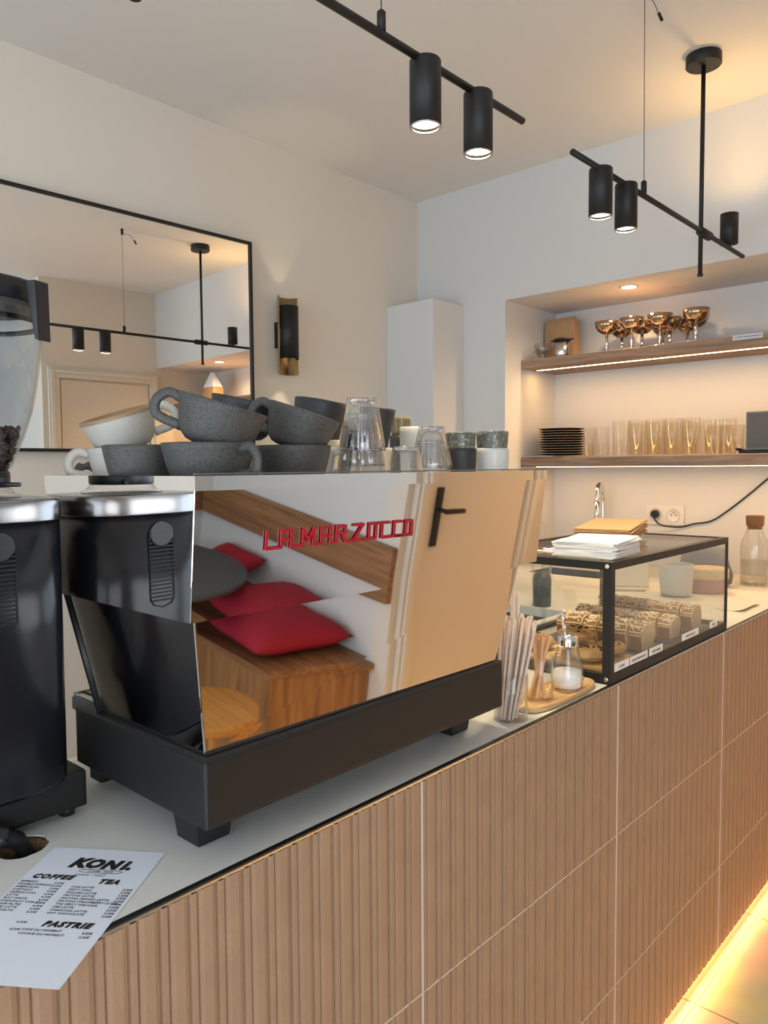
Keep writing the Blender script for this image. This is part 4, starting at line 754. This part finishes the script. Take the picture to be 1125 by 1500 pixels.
# mirror
my = R(-1.8); mc = Vector((-2.776, 1.50, 2.062)); t = thing('wall_mirror', 'large wall mirror with thin black frame on the left wall', 'mirror', mc, (0, 0, my))
bm = B(); box(bm, (-.004, -.646, -.457), (.0, .646, .457)); obj('mirror_glass', bm, mat('mirror silver', (.90, .90, .89), 0, 1), t)
bm = B()
for a, b_ in (((-.018, -.658, .457), (.008, .658, .469)), ((-.018, -.658, -.469), (.008, .658, -.457)), ((-.018, -.658, -.457), (.008, -.646, .457)), ((-.018, .646, -.457), (.008, .658, .457))): box(bm, a, b_, .001)
obj('frame', bm, blackm, t)

# ================================================================== SEATING CORNER (seen in the machine's reflection)
b_ = thing('oak_bench', 'oak bench with box seat along the white seating wall', 'bench', (1.2, 2.2, FZ))
bm = B(); hexa(bm, [(.70, 1.94, FZ+.001), (1.995, 1.94, FZ+.001), (1.995, 2.415, FZ+.001), (.60, 2.415, FZ+.001), (.70, 1.94, .398), (1.995, 1.94, .398), (1.995, 2.415, .398), (.60, 2.415, .398)], .003); kid('bench_box', bm, benchw, b_)
bm = B(); hexa(bm, [(.685, 1.915, .399), (1.995, 1.915, .399), (1.995, 2.416, .399), (.575, 2.416, .399), (.685, 1.915, .43), (1.995, 1.915, .43), (1.995, 2.416, .43), (.575, 2.416, .43)], .003); kid('seat_board', bm, railw, b_)
bm = B(); box(bm, (XR+.004, 2.385, .71), (1.995, 2.4185, .90), .004); kid('backrest_rail', bm, railw, b_)
b_ = thing('oak_bench', 'second oak bench along the far right wall', 'bench', (1.75, 1.2, FZ))
bm = B(); box(bm, (1.56, .1, FZ+.001), (1.996, 1.905, .398), .004); kid('bench_box', bm, benchw, b_)
bm = B(); box(bm, (1.53, .1, .399), (1.996, 1.905, .43), .004); kid('seat_board', bm, railw, b_)
bm = B(); box(bm, (1.962, .1, .71), (1.9985, 2.38, .90), .004); kid('backrest_rail', bm, railw, b_)
def cushion(lab, loc, rot, s, m_, name='cushion'):
    bm = B(); bmesh.ops.create_grid(bm, x_segments=16, y_segments=16, size=1); up_ = bm.verts[:]
    for v in up_:
        x, y = v.co.x, v.co.y; h = (max(0, 1-x**4)*max(0, 1-y**4))**.6; v.co = Vector((x*s*(1-.06*(1-abs(y))), y*s*(1-.06*(1-abs(x))), .001+h*s*.28))
    g2 = bmesh.ops.duplicate(bm, geom=bm.faces[:])['geom']
    for v in [q for q in g2 if isinstance(q, bmesh.types.BMVert)]: v.co.z = -v.co.z
    bmesh.ops.remove_doubles(bm, verts=bm.verts, dist=.0025)
    for q in bm.faces: q.smooth = True
    o = obj(name, bm, m_); o.location = loc; o.rotation_euler = rot; return tag(o, lab, 'cushion')
cushion('large red cushion lying on the oak bench end', (.965, 2.175, .43+.075), (0, 0, R(6)), .255, redf)
cushion('red cushion leaning on the bench backrest further right', (1.52, 2.24, .535), (R(-22), 0, R(180)), .17, redf)
bm = B(); lathe(bm, [(.45, 0), (.46, .004), (.46, .022), (.45, .026)], 64, (1.40, 1.74, .60)); t = thing('round_table', 'dark grey round cafe table in front of the bench', 'table', (1.42, 1.60, FZ)); kid('table_top', bm, mat('dark grey laminate', (.07, .075, .08), .5), t)
bm = B(); tube(bm, [(1.38, 1.70, FZ+.02), (1.38, 1.70, .60)], .025); lathe(bm, [(.15, 0), (.15, .012), (.03, .022)], 32, (1.38, 1.70, FZ+.001)); kid('pedestal', bm, blackm, t)
t = thing('round_stool', 'round orange oak stool in front of the bench end', 'stool', (.60, 1.58, FZ))
bm = B(); lathe(bm, [(.178, 0), (.188, .006), (.188, .034), (.18, .040)], 44, (.60, 1.58, .36)); kid('seat', bm, oakt, t)
for k in range(4):
    a = R(45+90*k); bm = B(); tube(bm, [(.60+.16*math.cos(a), 1.58+.16*math.sin(a), FZ+.001), (.60+.12*math.cos(a), 1.58+.12*math.sin(a), .36)], [.013, .017]); kid('leg', bm, oakt, t)
